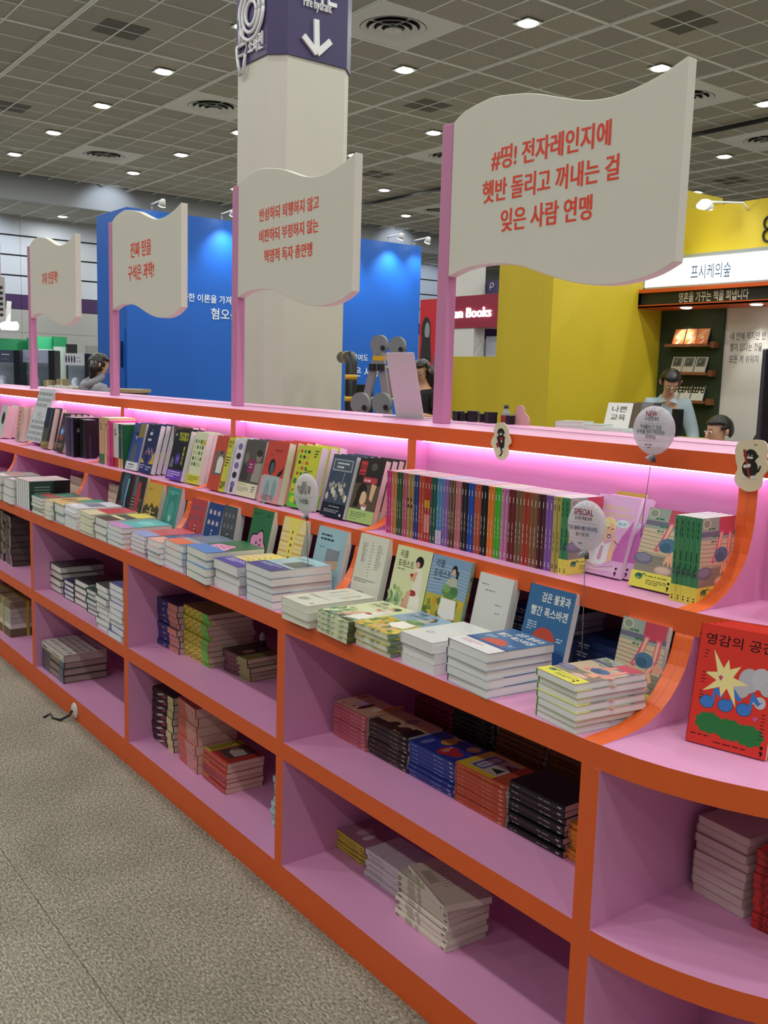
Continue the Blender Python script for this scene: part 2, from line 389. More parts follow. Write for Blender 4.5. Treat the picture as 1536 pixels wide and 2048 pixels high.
# ---- far side of the hall: soffit, lower ceiling, panelled wall
GREYW = mat('soffit_paint', '#a7acb4', .7, noise=.02, nscale=2)
b = MB(); b.box(SOFX-.2, -14, 7.2, SOFX, 40, CEIL+.5); b.obj('wall_soffit', GREYW, kind='structure')
b = MB(); b.box(-38, -14, 7.2, SOFX-.2, 40, 7.3); lc = b.obj('ceiling_low', PERF, kind='structure')
for k in range(-12, 38):
    b = MB(); b.box(-37.5, k*1.0-.02, 7.185, SOFX-.2, k*1.0+.02, 7.2); b.obj('ceiling_beam', BEAM, lc)
for k in range(3):
    b = MB(); b.box(-36.6+k, -14, 7.187, -36.57+k, 40, 7.2); b.obj('ceiling_beam', BEAM, lc)
for k_, y in enumerate((7.4, 11.15, 14.9, 18.7)):
    t = thing('ceiling_downlight', 'round downlight in the low far ceiling, %s from left' % NTH[k_], 'ceiling light', (-35.9, y, 7.18), group='downlights in the low far ceiling')
    link('lens', LDAT, t); link('plate', LPD, t)
    area('downlight_lamp', (-35.9, y, 7.1), .3, LAMP_W)
XB = -37.3
wl = link('wall_left', None, None, kind='structure')
b = MB(); b.box(XB-.3, -14, 0, XB-.04, 40, 7.2); b.obj('backing', mat('black_joint', '#14151a', .8), wl)
WP = mat('wall_panel_white', '#b9c0cc', .55, noise=.02, nscale=1.5); WG = mat('wall_panel_grey', '#a3a5a3', .65, noise=.02, nscale=1.5); WV = mat('wall_band_violet', '#3a1a52', .6)
for (z0, z1, m_) in [(6.53, 7.2, WP), (5.8, 6.47, WP), (5.05, 5.74, WP), (4.32, 4.99, WP), (3.78, 4.30, WV), (2.9, 3.76, WG), (0, 2.89, WG)]:
    for y in range(-14, 40, 6):
        b = MB(); b.box(XB-.04, y+.006, z0, XB, y+5.994, z1); b.obj('wall_panel', m_, wl)
for y in (8.2, 15.4, 22.6, 29.8): spot('wall_washer', (-34.2, y, 7.1), (XB, y, 5.2), 260, 80, (.8, .88, 1))
for y in (12.0, 20.5, 25.0): spot('soffit_washer', (SOFX+1.1, y, CEIL-.15), (SOFX, y, 7.1), 55, 110, (.85, .92, 1))
# long walls closing the hall on the other sides (far right, behind the booths)
b = MB(); b.box(-38, 40, 0, 14, 40.2, CEIL+.5); b.obj('wall_back', WG, kind='structure')
# ================================================================ DISPLAY SHELF (double sided island)
M2 = [PINK, ORANGE, ORANGE_L]
def arc(cx, cy, rx, ry, a0, a1, n): return [(cx+rx*math.cos(a0+(a1-a0)*i/n), cy+ry*math.sin(a0+(a1-a0)*i/n)) for i in range(n+1)]
def side_profile():
    """outline of an upright panel in (y, z); returns points and which sides carry orange edging"""
    c1 = [(0.0, Ab+.004), (0.001, At), (.025, .8865), (.069, .889), (.112, .894), (.150, .904), (.184, .921), (.214, .943), (.240, .972), (.258, 1.0), (.270, 1.03), (.2775, 1.06), (yB+.0008, Bb), (yB+.0008, Bt)]
    c2 = [(.300, Bt+.0015), (.327, 1.1235), (.354, 1.132), (.387, 1.149), (.415, 1.171), (.438, 1.197), (.455, 1.227), (.466, 1.262), (.472, 1.295), (yT, 1.335), (yT, Tb)]
    return c1+c2
PROF = side_profile()
def upright(name, x0, x1, parent):
    b = MB()
    # lower part
    b.box(x0, 0, Lt, x1, .598, Ab, mis={'f': 1})
    # upper part with curved orange edge
    pts = PROF[1:]+[(.598, Tb), (.598, At)]
    n = len(PROF)-1
    b.prism(pts, 'x', x0, x1, sidemis=lambda i: 2 if i < n-1 else 0)
    return b.obj(name, M2, parent)
def build_unit(label):
    t = thing('display_shelf', label, 'shelf unit', (0, 0, 0))
    def board(name, x0, x1, y0, y1, z0, z1, mi=None): 
        b = MB(); b.box(x0, y0, z0, x1, y1, z1, mis={'f': 1} if mi is None else mi); return b.obj(name, M2, t)
    XE = -.0004
    board('plinth', X0, XE, 0, .62, 0, Lt)
    board('ledge', X0, XE, 0, .62, Ab, At)
    board('middle_tier', X0, XE, yB, .62, Bb, Bt)
    board('top_beam', X0, XE, yT, yT+.018, Tb, Tt)
    board('top_board', X0, XE, yT+.018, yK, Tb+.012, Tt, {})
    board('back_panel', X0, 0, .60, .62, Lt, Ab, {})
    board('upper_back_panel', X0, 0, yW, yW+.02, Bt, Tb+.012, {})
    board('upper_back_panel', X0, 0, .60, .62, At, Bb, {})
    for k in range(NB):
        b = MB(); xa, xb = -(k+1)*BW+tI, -k*BW-(tI if k else tE)
        b.box(xa, 0, Mb, xb, .60, Mt, mis={'f': 1}); b.obj('shelf_board', M2, t)
    for k in range(1, NB+1): upright('divider', -k*BW-(tI if k < NB else 0), -k*BW+tI, t)
    upright('end_panel', -tE, -.0004, t)
    for k in range(NB):
        xa, xb = -(k+1)*BW+tI+.01, -k*BW-tI-.01
        b = MB(); b.box(xa, yT+.0185, Tb-.004, xb, yT+.026, Tb+.004); b.obj('led_strip', LED, t)
    return t
LED = mat('led_strip_glow', '#ffffff', emit='#ffd0f6', estr=13)
unit = build_unit('long orange and pink tiered bookshelf with six bays')
# second half of the island, back to back with the first
def copy_tree(o, parent=None):
    c = o.copy(); COL.objects.link(c); c.parent = parent
    for ch in o.children: copy_tree(ch, c)
    return c
back = copy_tree(unit); back['label'] = 'rear half of the pink bookshelf island behind the sign posts'
back.rotation_euler = (0, 0, PI); back.location = (X0, 1.405, 0)
b = MB(); b.box(X0, yK+.003, Tt-.05, 0, .762, Tt-.002)
o = b.obj('top_spine_board', PINK, None, label='narrow pink board running along the top of the shelf island', category='board')
# rounded end unit
CY = .70
def arcpts(r, a0=-90, a1=90, n=40): return [(r*math.cos(math.radians(a0+(a1-a0)*i/n)), CY+r*math.sin(math.radians(a0+(a1-a0)*i/n))) for i in range(n+1)]
et = thing('end_display_shelf', 'rounded orange and pink end unit of the bookshelf at right', 'shelf unit')
def ring(name, r1, z0, z1, r0=0.0, mi_side=1):
    nr = 0
    outer = arcpts(r1); inner = arcpts(r0) if r0 else [(0, CY)]
    pts = outer+inner[::-1]
    n = len(outer)
    b = MB(); b.prism(pts, 'z', z0, z1, mi=0, sidemis=lambda i: mi_side if i < n-1 else 0); return b.obj(name, M2, et)
ring('plinth', .70, 0, Lt); ring('shelf_board', .70, Mb, Mt); ring('ledge', .70, Ab, At)
ring('middle_tier', .42, Bb, Bt); ring('top_beam', .2254, Tb, Tt, .2); ring('top_board', .2, Tb+.012, Tt, 0, 0)
ring('upper_back_panel', .18, Bt, Tb+.012, .15, 0); ring('inner_wall', .30, At, Bb, .28, 0); ring('inner_wall', .28, Lt, Mb, .25, 0); ring('inner_wall', .28, Mt, Ab, .25, 0)
upright('end_panel', .0004, tE, et)
b = MB()
pr = arcpts(.214, n=24); pr2 = arcpts(.204, n=24)
b.prism(pr+pr2[::-1], 'z', Tb-.004, Tb+.008); b.obj('led_strip', LED, et)
for a in (0, 60):
    b = MB(); ca, sa = math.cos(math.radians(a)), math.sin(math.radians(a))
    for (z0, z1) in ((Lt, Mb), (Mt, Ab)):
        b.poly([(.28*ca, CY+.28*sa, z0), (.69*ca, CY+.69*sa, z0), (.69*ca, CY+.69*sa, z1), (.28*ca, CY+.28*sa, z1)])
    o = b.obj('radial_divider', [PINK], et); m = o.modifiers.new('s', 'SOLIDIFY'); m.thickness = .04; m.offset = 0

# ---- flag signs
TOP = [(0, 2.405), (.054, 2.430), (.162, 2.446), (.22, 2.443), (.289, 2.434), (.372, 2.417), (.452, 2.392), (.521, 2.371), (.588, 2.357), (.664, 2.353), (.735, 2.361), (.808, 2.376), (.885, 2.402)]
BOT = [(0, 1.923), (.084, 1.943), (.169, 1.949), (.251, 1.946), (.33, 1.934), (.399, 1.914), (.474, 1.891), (.558, 1.871), (.626, 1.862), (.702, 1.860), (.775, 1.868), (.832, 1.882), (.885, 1.905)]
def smooth(pts, sub=4):
    out = []
    for i in range(len(pts)-1):
        p0, p1, p2, p3 = pts[max(i-1, 0)], pts[i], pts[i+1], pts[min(i+2, len(pts)-1)]
        for k in range(sub):
            t = k/sub
            out.append(tuple(.5*((2*p1[q])+(-p0[q]+p2[q])*t+(2*p0[q]-5*p1[q]+4*p2[q]-p3[q])*t*t+(-p0[q]+3*p1[q]-3*p2[q]+p3[q])*t**3) for q in (0, 1)))
    return out+[pts[-1]]
SIGNRED = rgb('#e8472c')
FLAGS = [(-1.250, ['#띵! 전자레인지에', '햇반 돌리고 꺼내는 걸', '잊은 사람 연맹'], 'largest and rightmost cream flag sign on a pink post, three red lines', .0),
         (-2.682, ['반성하되 퇴행하지 않고', '비판하되 부정하지 않는', '혁명적 독자 총연맹'], 'cream flag sign on a pink post in front of the column', .0),
         (-4.146, ['진짜 믿을', '구석은 과학!'], 'cream flag sign on a pink post with two red lines, before blue wall', 0),
         (-5.629, ['가자 인문학!'], 'smallest and leftmost cream flag sign on a pink post, one red line', 0)]
for fx, lines, lab, _ in FLAGS:
    t = thing('flag_sign', lab, 'sign', (fx-.026, .66, Tt))
    b = MB(); b.box(-.026, -.020, 0, .026, .020, 2.405-Tt); bevel(b.obj('post', PINKD, t), .003)
    b = MB(); pts = smooth(TOP)+smooth(BOT)[::-1]
    b.prism([(u+.0262, v-Tt) for u, v in pts], 'y', -.018, .018); bevel(b.obj('flag_board', CREAM, t), .002, 1)
    n = len(lines); size, pitch = {-1.250: (.073, .094), -2.682: (.058, .086), -4.146: (.088, .118), -5.629: (.084, .1)}[fx]
    for i, s in enumerate(lines):
        wd = {'#띵! 전자레인지에': .465, '햇반 돌리고 꺼내는 걸': .535, '잊은 사람 연맹': .36, '반성하되 퇴행하지 않고': .46, '비판하되 부정하지 않는': .46, '혁명적 독자 총연맹': .375, '진짜 믿을': .27, '구석은 과학!': .34, '가자 인문학!': .31}[s]
        zc = 2.17+(n-1)/2*pitch-i*pitch-Tt
        cx = .445 if n == 3 else .42
        if n < 3: cx -= .05*(0 if n == 2 else -.2)
        b = MB(); put_text(b, s, cx, zc-.40*size, size, lambda u, v: (u, -.0186, v), SIGNRED, 'c', .8, .010, 0, 4, width=wd, heavy=.020, lift=(0, -.00004, 0))
        b.obj('lettering', ink('vinyl_lettering', .5), t)
# ---- column with the hydrant sign
cB = at(535, 109, d=9.5); k9 = 9.5/8
kx, ch, ky = .478*k9, .1128*k9, .541*k9
x1, y1 = cB.x+ch, cB.y     # outer corners
cx0, cx1, cy0, cy1 = cB.x-kx-ch, cB.x+ch, cB.y, cB.y+ch*2+ky
def octo(x0, y0, x1, y1, c): return [(x0+c, y0), (x1-c, y0), (x1, y0+c), (x1, y1-c), (x1-c, y1), (x0+c, y1), (x0, y1-c), (x0, y0+c)]
col_t = thing('column', 'cream painted eight-sided hall column behind the flag signs', 'column')
b = MB(); b.prism(octo(cx0, cy0, cx1, cy1, ch), 'z', 0, CEIL); b.obj('shaft', mat('cream_column_paint', '#cdcabe', .6, noise=.04, nscale=3, bump=.1), col_t)
zs = cB.z
st = thing('hydrant_sign', 'dark violet fire hydrant sign wrapped round the top of the column', 'sign')
e = .015
b = MB(); b.prism(octo(cx0-e, cy0-e, cx1+e, cy1+e, ch+.005), 'z', zs, zs+1.5); b.obj('sign_panel', mat('violet_panel', '#3b3260', .45), st)
SW = mat('sign_white', '#e6e8ea', .4)
yf = cy0-e; xr_ = cx1+e
def onfront(u, v, w_=0): return (u, yf-w_, v)
def onright(u, v, w_=0): return (xr_+w_, u, v)
def qf(px, py): p = at(px, py, y=yf); return p.x, p.z
def qr(px, py): p = at(px, py, x=xr_); return p.y, p.z
# hose icon on the front face
b = MB(); (hx, hz) = qf(506, 27)
def ringtube(b, pts, r, f): b.tube([f(u, v, .02) for u, v in pts], r, 6, mi=0)
for rr in (.10, .16, .225):
    pts = [(hx+rr*math.cos(a/16*PI), hz+rr*1.05*math.sin(a/16*PI)) for a in range(33)]
    ringtube(b, pts, .018, onfront)
ux, uz = qf(484, 100)
ringtube(b, [(hx-.225, hz), (ux-.0, uz+.16), (ux, uz+.02)], .018, onfront)
ringtube(b, [(hx-.165, hz-.02), (ux+.06, uz+.2), (ux+.055, uz+.02)], .015, onfront)
for pts in ([(ux-.06, uz+.03), (ux+.12, uz+.03), (ux+.12, uz-.06), (ux-.06, uz-.06), (ux-.06, uz+.03)], [(ux-.05, uz-.06), (ux+.0, uz-.24), (ux+.06, uz-.24), (ux+.11, uz-.06)]):
    ringtube(b, pts, .016, onfront)
b.obj('hose_symbol', SW, st)
b = MB(); tx, tz = qf(499, 108); tx2, _ = qf(527, 100)
text_solid(b, '소화전', tx, tz, .17, lambda u, v, w_: onfront(u, v, w_), (1, 1, 1, 1), 'l', width=tx2-tx, bold=.012, depth=.02)
b.obj('lettering', SW, st)
b = MB(); ya, za = qr(606, 18); yb_, _ = qr(661, 30)
text_solid(b, 'Fire hydrant', ya, za+.03, .125, lambda u, v, w_: onright(u, v, w_), (1, 1, 1, 1), 'l', width=yb_-ya, bold=.004, depth=.02)
yc, zc_ = qr(598, 3); yd, _ = qr(671, 20)
text_solid(b, '소화전', yc, zc_+.06, .36, lambda u, v, w_: onright(u, v, w_), (1, 1, 1, 1), 'l', width=yd-yc, bold=.015, depth=.025)
b.obj('lettering', SW, st)
b = MB(); P = [qr(631, 40), qr(632, 108), qr(605, 72), qr(659, 84)]
for dq, (a, c) in enumerate(((P[0], P[1]), (P[2], P[1]), (P[3], P[1]))):
    d = Vector((c[0]-a[0], c[1]-a[1])); nn = Vector((-d.y, d.x)).normalized()*.028
    q = [(a[0]+nn.x, a[1]+nn.y), (a[0]-nn.x, a[1]-nn.y), (c[0]-nn.x, c[1]-nn.y), (c[0]+nn.x, c[1]+nn.y)]
    b.mesh([onright(u, v, .0) for u, v in q]+[onright(u, v, .025+.001*dq) for u, v in q], [(0, 1, 2, 3), (7, 6, 5, 4), (0, 4, 5, 1), (1, 5, 6, 2), (2, 6, 7, 3), (3, 7, 4, 0)])
b.obj('down_arrow', SW, st)

# ================================================================ BOOKS
GP = '#e9e6d8'   # paper
def lighten(c, f):
    c = rgb(c); return (min(1, c[0]*f), min(1, c[1]*f), min(1, c[2]*f), 1)
BOOKS = {}
class Book:
    """a book lying face up: x runs from the spine (0) to the fore-edge (W), y from the foot (0) to the head (H), z up"""
    def __init__(s, key, desc, W, H, T, cover, spine=None, page=GP, art=(), spine_art=(), band=None, band_col=None, hard=False, rtl=False, back=None, wrap=False):
        s.key, s.desc, s.W, s.H, s.T = key, desc, W, H, T; BOOKS[key] = s
        k = .0022 if hard else .0006; o = .003 if hard else .0
        cc = rgb(cover); sc_ = rgb(spine or cover); bc = rgb(back or cover)
        X = (lambda x: W-x) if rtl else (lambda x: x)
        mb = MB()
        def bx(x0, y0, z0, x1, y1, z1, col, cols=None):
            a, b = sorted((X(x0), X(x1))); mb.box(a, y0, z0, b, y1, z1, col, cols=cols)
        bx(0, 0, T-k, W, H, T, cc); bx(0, 0, 0, W, H, k, bc)
        n = 5; # slightly rounded spine
        pts = [(0+.0018*(1-((i/n)*2-1)**2)*-1, T*i/n) for i in range(n+1)]+[(k+.001, T), (k+.001, 0)]
        mb.prism([(X(a), z) for a, z in pts], 'y', 0, H, sc_)
        draw(mb, art, W, H, lambda u, v, w_: (u, v, T+w_))
        # spine print: u along the spine from the head down, v across it
        if spine_art:
            sx_ = (lambda u, v, w_: (W+.0022+w_, H-u, T-v)) if rtl else (lambda u, v, w_: (-.0022-w_, H-u, v))
            draw(mb, spine_art, H, T, sx_)
        s.cover = mb.data('cover', [INK_GLOSS()])
        pb_ = MB(); pc = tuple(min(.86, q*1.4) for q in rgb(page)[:3])+(1,)
        x0, x1, y0, y1, z0, z1 = k+.001, W-o-.0012, o+.0008, H-o-.0008, k, T-k
        a, b_ = sorted((X(x0), X(x1)))
        pb_.box(a, y0, z0, b_, y1, z1, pc)
        s.pages = pb_.data('pages', [INK_PAGE()])
        s.band = None
        if band:
            bb = MB(); h0, h1 = band[0]*H, band[1]*H; c = rgb(band_col); q = .0005
            for (xa, ya, za, xb, yb_, zb_) in ((-.0022, h0, T, W+q, h1, T+q), (-.0022, h0, -q, W+q, h1, 0)):
                a, b_ = sorted((X(xa), X(xb))); bb.box(a, ya, za, b_, yb_, zb_, c)
            a, b_ = sorted((X(-.0028), X(-.0020))); bb.box(a, h0, 0, b_, h1, T, c)
            if len(band) > 2: draw(bb, band[2], W, H, lambda u, v, w_: (u, v, T+q+w_))
            if len(band) > 3: draw(bb, band[3], H, T, (lambda u, v, w_: (W+.0028+w_, H-u, T-v)) if rtl else (lambda u, v, w_: (-.0028-w_, H-u, v)))
            s.band = bb.data('paper_band', [INK_GLOSS()])
            s.band_name = 'paper_band'
    def place(s, M, label, group=None, cat='book', name='book'):
        t = thing(name, label, cat, group=group); t.matrix_world = M
        link('cover', s.cover, t); link('pages', s.pages, t)
        if s.band: link('paper_band', s.band, t)
        return t
def basis_m(xa, ya, za, loc):
    m = Matrix((xa, ya, za)).transposed().to_4x4(); m.translation = Vector(loc); return m
ORI = {'A': ((1,0,0),(0,1,0),(0,0,1)), 'S': ((0,1,0),(-1,0,0),(0,0,1)), 'R': ((0,1,0),(0,0,1),(1,0,0)), 'U': ((0,0,-1),(0,1,0),(1,0,0))}
SEEN = set()
def uniq(l, extra=''):
    if l in SEEN or not 4 <= len(l.replace('-', ' ').split()) <= 16: print('LABEL', l)
    SEEN.add(l)
    return l
def stack(key, x, y, z, n, where, ori='A', total=None, rot=-2.0, jit=.004, jr=1.2, group=None, desc=None, tops=None):
    """n copies on top of one another; x,y = left front corner; 'where' ends the label"""
    bk = BOOKS[key]; T = (total/n if total else bk.T); rr = random.Random(key+where)
    for i in range(n):
        rank = ORD[n-1-i]
        a = math.radians(rot+rr.uniform(-jr, jr))
        B_ = basis_m(*[Vector(v) for v in ORI[ori]], (0, 0, 0))
        if ori == 'S': off = Vector((bk.H, 0, 0))
        else: off = Vector((0, 0, 0))
        S = Matrix.Scale(T/bk.T, 4, Vector((0, 0, 1)))
        M = Matrix.Translation((x+rr.uniform(-jit, jit), y+rr.uniform(-jit, jit), z+i*T+.0002)) @ Matrix.Rotation(a, 4, 'Z') @ Matrix.Translation(off) @ B_ @ S
        lab = '%s, %s %s' % (desc or bk.desc, rank, where) if n > 1 else '%s %s' % (desc or bk.desc, where)
        bk.place(M, uniq(lab), group or '%s %s' % (bk.desc, where) if n > 1 else None)
def leaning(key, x, ytop, z, tilt=14, n=1, where='', gap=None, yaw=0, xstep=0, ztop=None, desc=None):
    """books standing face forward and leaning back; n copies one behind the other, front one first"""
    bk = BOOKS[key]; t_ = math.radians(tilt)
    H = bk.H; yf_ = ytop-math.sin(t_)*H; g = gap or bk.T/math.cos(t_)+.0006
    for i in range(n):
        M = Matrix.Translation((x+i*xstep, yf_+bk.T*math.cos(t_)+.0+i*g, z+.0003)) @ Matrix.Rotation(math.radians(yaw), 4, 'Z') @ Matrix.Rotation(PI/2-t_, 4, 'X')
        d = desc or bk.desc
        names = ['front copy', 'second copy from front', 'third copy from front', 'fourth copy from front', 'fifth copy from front']
        lab = '%s, %s %s' % (d, names[i], where) if n > 1 else '%s %s' % (d, where)
        bk.place(M, uniq(lab), '%s %s' % (bk.desc, where) if n > 1 else None)
def row(key, x, y, z, n, where, step=None, desc=None):
    bk = BOOKS[key]
    nm = ['first', 'second', 'third', 'fourth', 'fifth', 'sixth', 'seventh']
    for i in range(n):
        M = Matrix.Translation((x+i*(step or bk.T+.0003), y+random.uniform(-.0015, .0015), z+.0003)) @ basis_m(*[Vector(v) for v in ORI['R']], (0, 0, 0))
        lab = '%s, %s from left %s' % (desc or bk.desc, nm[i], where) if n > 1 else '%s %s' % (desc or bk.desc, where)
        bk.place(M, uniq(lab), '%s %s' % (bk.desc, where) if n > 1 else None)

# ---- cover designs
feet = [('r', 0, .62, 1, 1, '#9aa59a'), ('r', 0, .78, 1, .84, '#6f6a80'), ('r', 0, .30, 1, .74, '#cdbb9c'), ('r', 0, .18, 1, .42, '#8d8878')]
feet += [('ln', [(0, .3+.05*i), (1, .27+.05*i)], .008, '#6b6254') for i in range(9)]
feet += [('e', .14, .93, .12, .06, '#c9c4a8'), ('e', .14, .93, .09, .045, '#8d9488'), ('e', .16, .36, .22, .075, '#6e6c80'), ('e', .16, .37, .17, .05, '#85839a'),
         ('p', [(.50, 1), (.98, 1), (.97, .84), (.80, .80), (.56, .80), (.5, .86)], '#c4485c'), ('p', [(.54, .84), (.66, .84), (.56, .60), (.42, .46), (.34, .48), (.44, .62)], '#d8607a'),
         ('p', [(.56, .82), (.63, .82), (.54, .60), (.44, .50), (.40, .50), (.49, .62)], '#e9b49a'), ('p', [(.80, .83), (.92, .83), (.90, .60), (.80, .40), (.68, .42), (.78, .60)], '#d8607a'),
         ('p', [(.82, .8), (.88, .8), (.86, .6), (.77, .42), (.70, .43), (.80, .6)], '#e9b49a'),
         ('e', .62, .56, .20, .09, '#4f7894'), ('e', .58, .53, .12, .06, '#3f6480'), ('e', .93, .5, .12, .05, '#e0a08c'),
         ('p', [(.66, .44), (.80, .44), (.86, .34), (.80, .31), (.77, .37), (.74, .29), (.70, .37), (.64, .31), (.62, .36)], '#e9b090'),
         ('e', .66, .25, .2, .055, '#c6a294'), ('e', .66, .255, .15, .035, '#d8bfae'),
         ('l', .20, .86, .48, 1, .045, '#2f7a50'), ('l', .34, .77, .62, 1, .045, '#2f7a50'), ('l', .30, .71, .58, 1, .045, '#2f7a50')]
feet_band = (0, .2, [('e', .17, .135, .085, .04, '#1f6a48'), ('p', [(.20, .165), (.34, .19), (.26, .155)], '#1f6a48'), ('l', .3, .15, .92, 1, .02, '#4a4a30'), ('l', .36, .10, .82, 3, .022, '#6d6d45'), ('l', .12, .12, .22, 2, .02, '#cfe08a'), ('semi', .86, .06, .055, '#111111')],
             [('semi', .5, .5, .0, '#111111')])
def semi_spine(c, y=.93, r=.0): return [('e', y, .5, .0085, .16, c), ('e', y+.028, .5, .0085, .16, c), ('p', [(y+.022, .35), (y+.05, .62), (y+.056, .60), (y+.036, .35)], c)]
def spine_txt(c, a=.45, b=.85): return [('l', a, .38, b, 1, .5, c)]
Book('feet', 'paperback with bare feet on planks, yellow band', .124, .192, .0150, '#9aa59a', '#3f8a5c', art=feet, band=feet_band, band_col='#e6e05a',
     spine_art=[('l', .05, .35, .3, 1, .5, '#1c5236'), ('l', .4, .35, .75, 1, .5, '#1c5236')]+[])
BOOKS['feet'].band.name = 'paper_band'
Book('feet_thin', 'slim green spined paperback with a yellow foot', .124, .192, .0133, '#9aa59a', '#3f8a5c', art=feet, band=(0, .2, feet_band[2], semi_spine('#111111')), band_col='#e6e05a', spine_art=[('l', .05, .35, .3, 1, .5, '#1c5236'), ('l', .4, .35, .75, 1, .5, '#1c5236')])
fox = [('r', 0, 0, 1, .5, '#3f6f9e'), ('e', .50, .36, .26, .175, '#c8503c'), ('r', 0, 0, 1, .33, '#37618e'), ('p', [(0, 0), (.9, 0), (1, .12), (1, .28), (.6, .33), (.2, .2), (0, .1)], '#24508c'),
       ('t', '검은 불꽃과', .30, .83, .17, '#f2efe4', 'l', .62, .015), ('t', '빨간 폭스바겐', .12, .66, .17, '#f2efe4', 'l', .80, .015), ('l', .10, .56, .30, 4, .028, '#cfe0ea'), ('l', .78, .44, .92, 2, .03, '#cfe0ea')]
Book('fox', 'blue paperback with white hand lettering and a red sun', .150, .212, .021, '#3d6d9c', '#1d2f55', art=fox)
Book('fox_band', 'blue paperback with red sun and white paper band', .150, .195, .0210, '#3d6d9c', '#1d2f55', art=fox, band=(0, .25, [('l', .1, .18, .6, 3, .03, '#c88')]), band_col='#e8e6e6')
white_l = [('l', .12, .86, .45, 1, .02, '#555555'), ('l', .24, .79, .72, 1, .02, '#555555'), ('l', .60, .63, .9, 1, .02, '#666666'), ('l', .64, .53, .8, 1, .02, '#666666')] + \
          [('ln', [(.1, .2), (.3, .3), (.5, .22), (.7, .26), (.95, .1)], .005, '#b5b5b5'), ('ln', [(.05, .1), (.35, .24), (.55, .12), (.75, .2)], .005, '#c0c0c0'), ('ln', [(.5, .34), (.6, .4), (.75, .33)], .004, '#c8c8c8')]
Book('white_line', 'white paperback with fine grey line drawing', .128, .205, .027, '#d8d8d2', '#cfcfc8', page='#d8d2c6', art=white_l)
Book('white_stamp', 'shrink wrapped white paperback with small round stamp', .128, .20, .027, '#dcdcd8', '#dcdcd8', page='#e2ded2', art=[('e', .33, .3, .1, .05, '#9a9aa6'), ('e', .33, .3, .08, .038, '#cfcfd4'), ('l', .24, .29, .42, 1, .02, '#555566'), ('ln', [(.1, .6), (.4, .7), (.8, .6)], .005, '#b0b0b0')])
num = []
for k_ in range(14):
    num += [('l', .14+.004*k_, .88-.022*k_, .36, 1, .014, '#55554f'), ('l', .46, .90-.04*k_, .58, 1, .014, '#55554f')] if k_ < 12 else []
num += [('l', .68, .88-.028*i, .90, 1, .014, '#55554f') for i in range(12)]+[('l', .08, .40, .80, 2, .03, '#8a8a80'), ('l', .25, .24, .5, 6, .022, '#6f6f66'), ('l', .8, .14, .9, 3, .02, '#444')]
Book('numerals', 'tall off-white paperback with figures set in tiny type', .145, .232, .022, '#d9d8c8', '#dedccb', page='#d8d2c2', art=num, spine_art=[('l', .06, .2, .3, 2, .35, '#8d8a76'), ('r', .5, .2, .62, .8, '#b8b49c'), ('semi', .9, .3, .012, '#222222')])
# painted comic covers (plain generic garden scenes)
def garden(base, sky, fig):
    r_ = random.Random(5+fig); a = [('r', 0, .0, 1, 1, base)]
    if sky: a += [('r', 0, .52, 1, 1, sky)]+[('ln', [(0, .55+.04*i), (.4, .57+.04*i), (1, .54+.04*i)], .018, '#9fb4c6') for i in range(9)]
    cols = ['#5e8f6c', '#86ab79', '#3f7358', '#a9bf7e'] if not fig else ['#d8b13a', '#7b8c3c', '#e3c65a', '#5f7a3a', '#c99a2e']
    for i in range(70):
        cx, cy = r_.uniform(0, 1), r_.uniform(.0, .48 if fig else .46)
        if not fig and cx > .55 and cy > .25: continue
        a.append(('p', [(cx+.06*math.cos(t)*r_.uniform(.6, 1.3), cy+.05*math.sin(t)*r_.uniform(.6, 1.3)) for t in [k_*2*PI/7 for k_ in range(7)]], r_.choice(cols)))
    if not fig:
        a += [('p', [(.62, .80), (.82, .76), (.88, .52), (.84, .36), (.6, .34), (.62, .55)], '#e8e2d2'), ('e', .70, .84, .11, .075, '#1b1a1c'), ('e', .66, .80, .06, .045, '#d9ab8c'),
              ('p', [(.62, .70), (.7, .72), (.66, .58), (.54, .60), (.5, .66), (.56, .68)], '#d9ab8c'), ('e', .55, .66, .045, .022, '#b03434'), ('e', .66, .44, .1, .04, '#a83038'), ('p', [(.5, .44), (.62, .46), (.56, .2), (.44, .10), (.34, .12)], '#d9ab8c'), ('p', [(.62, .40), (.88, .42), (.94, .18), (.60, .10)], '#efeae0'), ('p', [(.44, .10), (.6, .08), (.62, .14), (.46, .18)], '#6b6058')]
    else:
        a += [('e', .62, .86, .07, .055, '#23201f'), ('e', .61, .83, .045, .04, '#d7ac8e'), ('p', [(.68, .86), (.74, .84), (.72, .66), (.68, .68)], '#23201f'), ('p', [(.5, .76), (.72, .76), (.8, .52), (.42, .52)], '#b9b7a6'),
              ('e', .60, .58, .2, .075, '#5f8a4f'), ('e', .5, .62, .1, .05, '#7ba464'), ('e', .7, .61, .1, .05, '#4c7a48'), ('p', [(.42, .5), (.8, .5), (.84, .28), (.6, .24), (.40, .30)], '#efeae0'), ('p', [(.44, .28), (.54, .26), (.5, .04), (.42, .05)], '#d7ac8e'), ('p', [(.66, .26), (.76, .28), (.74, .04), (.66, .04)], '#d7ac8e')]
    tc = '#33332c' if not fig else '#23303c'
    a += [('t', '리틀', .13, .86, .15, tc, 'l', .22, .0), ('t', '포레스트', .10, .74, .15, tc, 'l', .46, .0), ('l', .12, .70, .36, 1, .018, tc)]
    return a
Book('comic_a', 'comic book with a seated woman eating, cream cover', .160, .226, .0152, '#d9dcae', '#4d5030', art=garden('#d9dcae', None, 0)+[('r', .12, .02, .98, .085, '#3f4436'), ('l', .3, .04, .85, 1, .03, '#d8dccc')], rtl=True, page='#cfccb8')
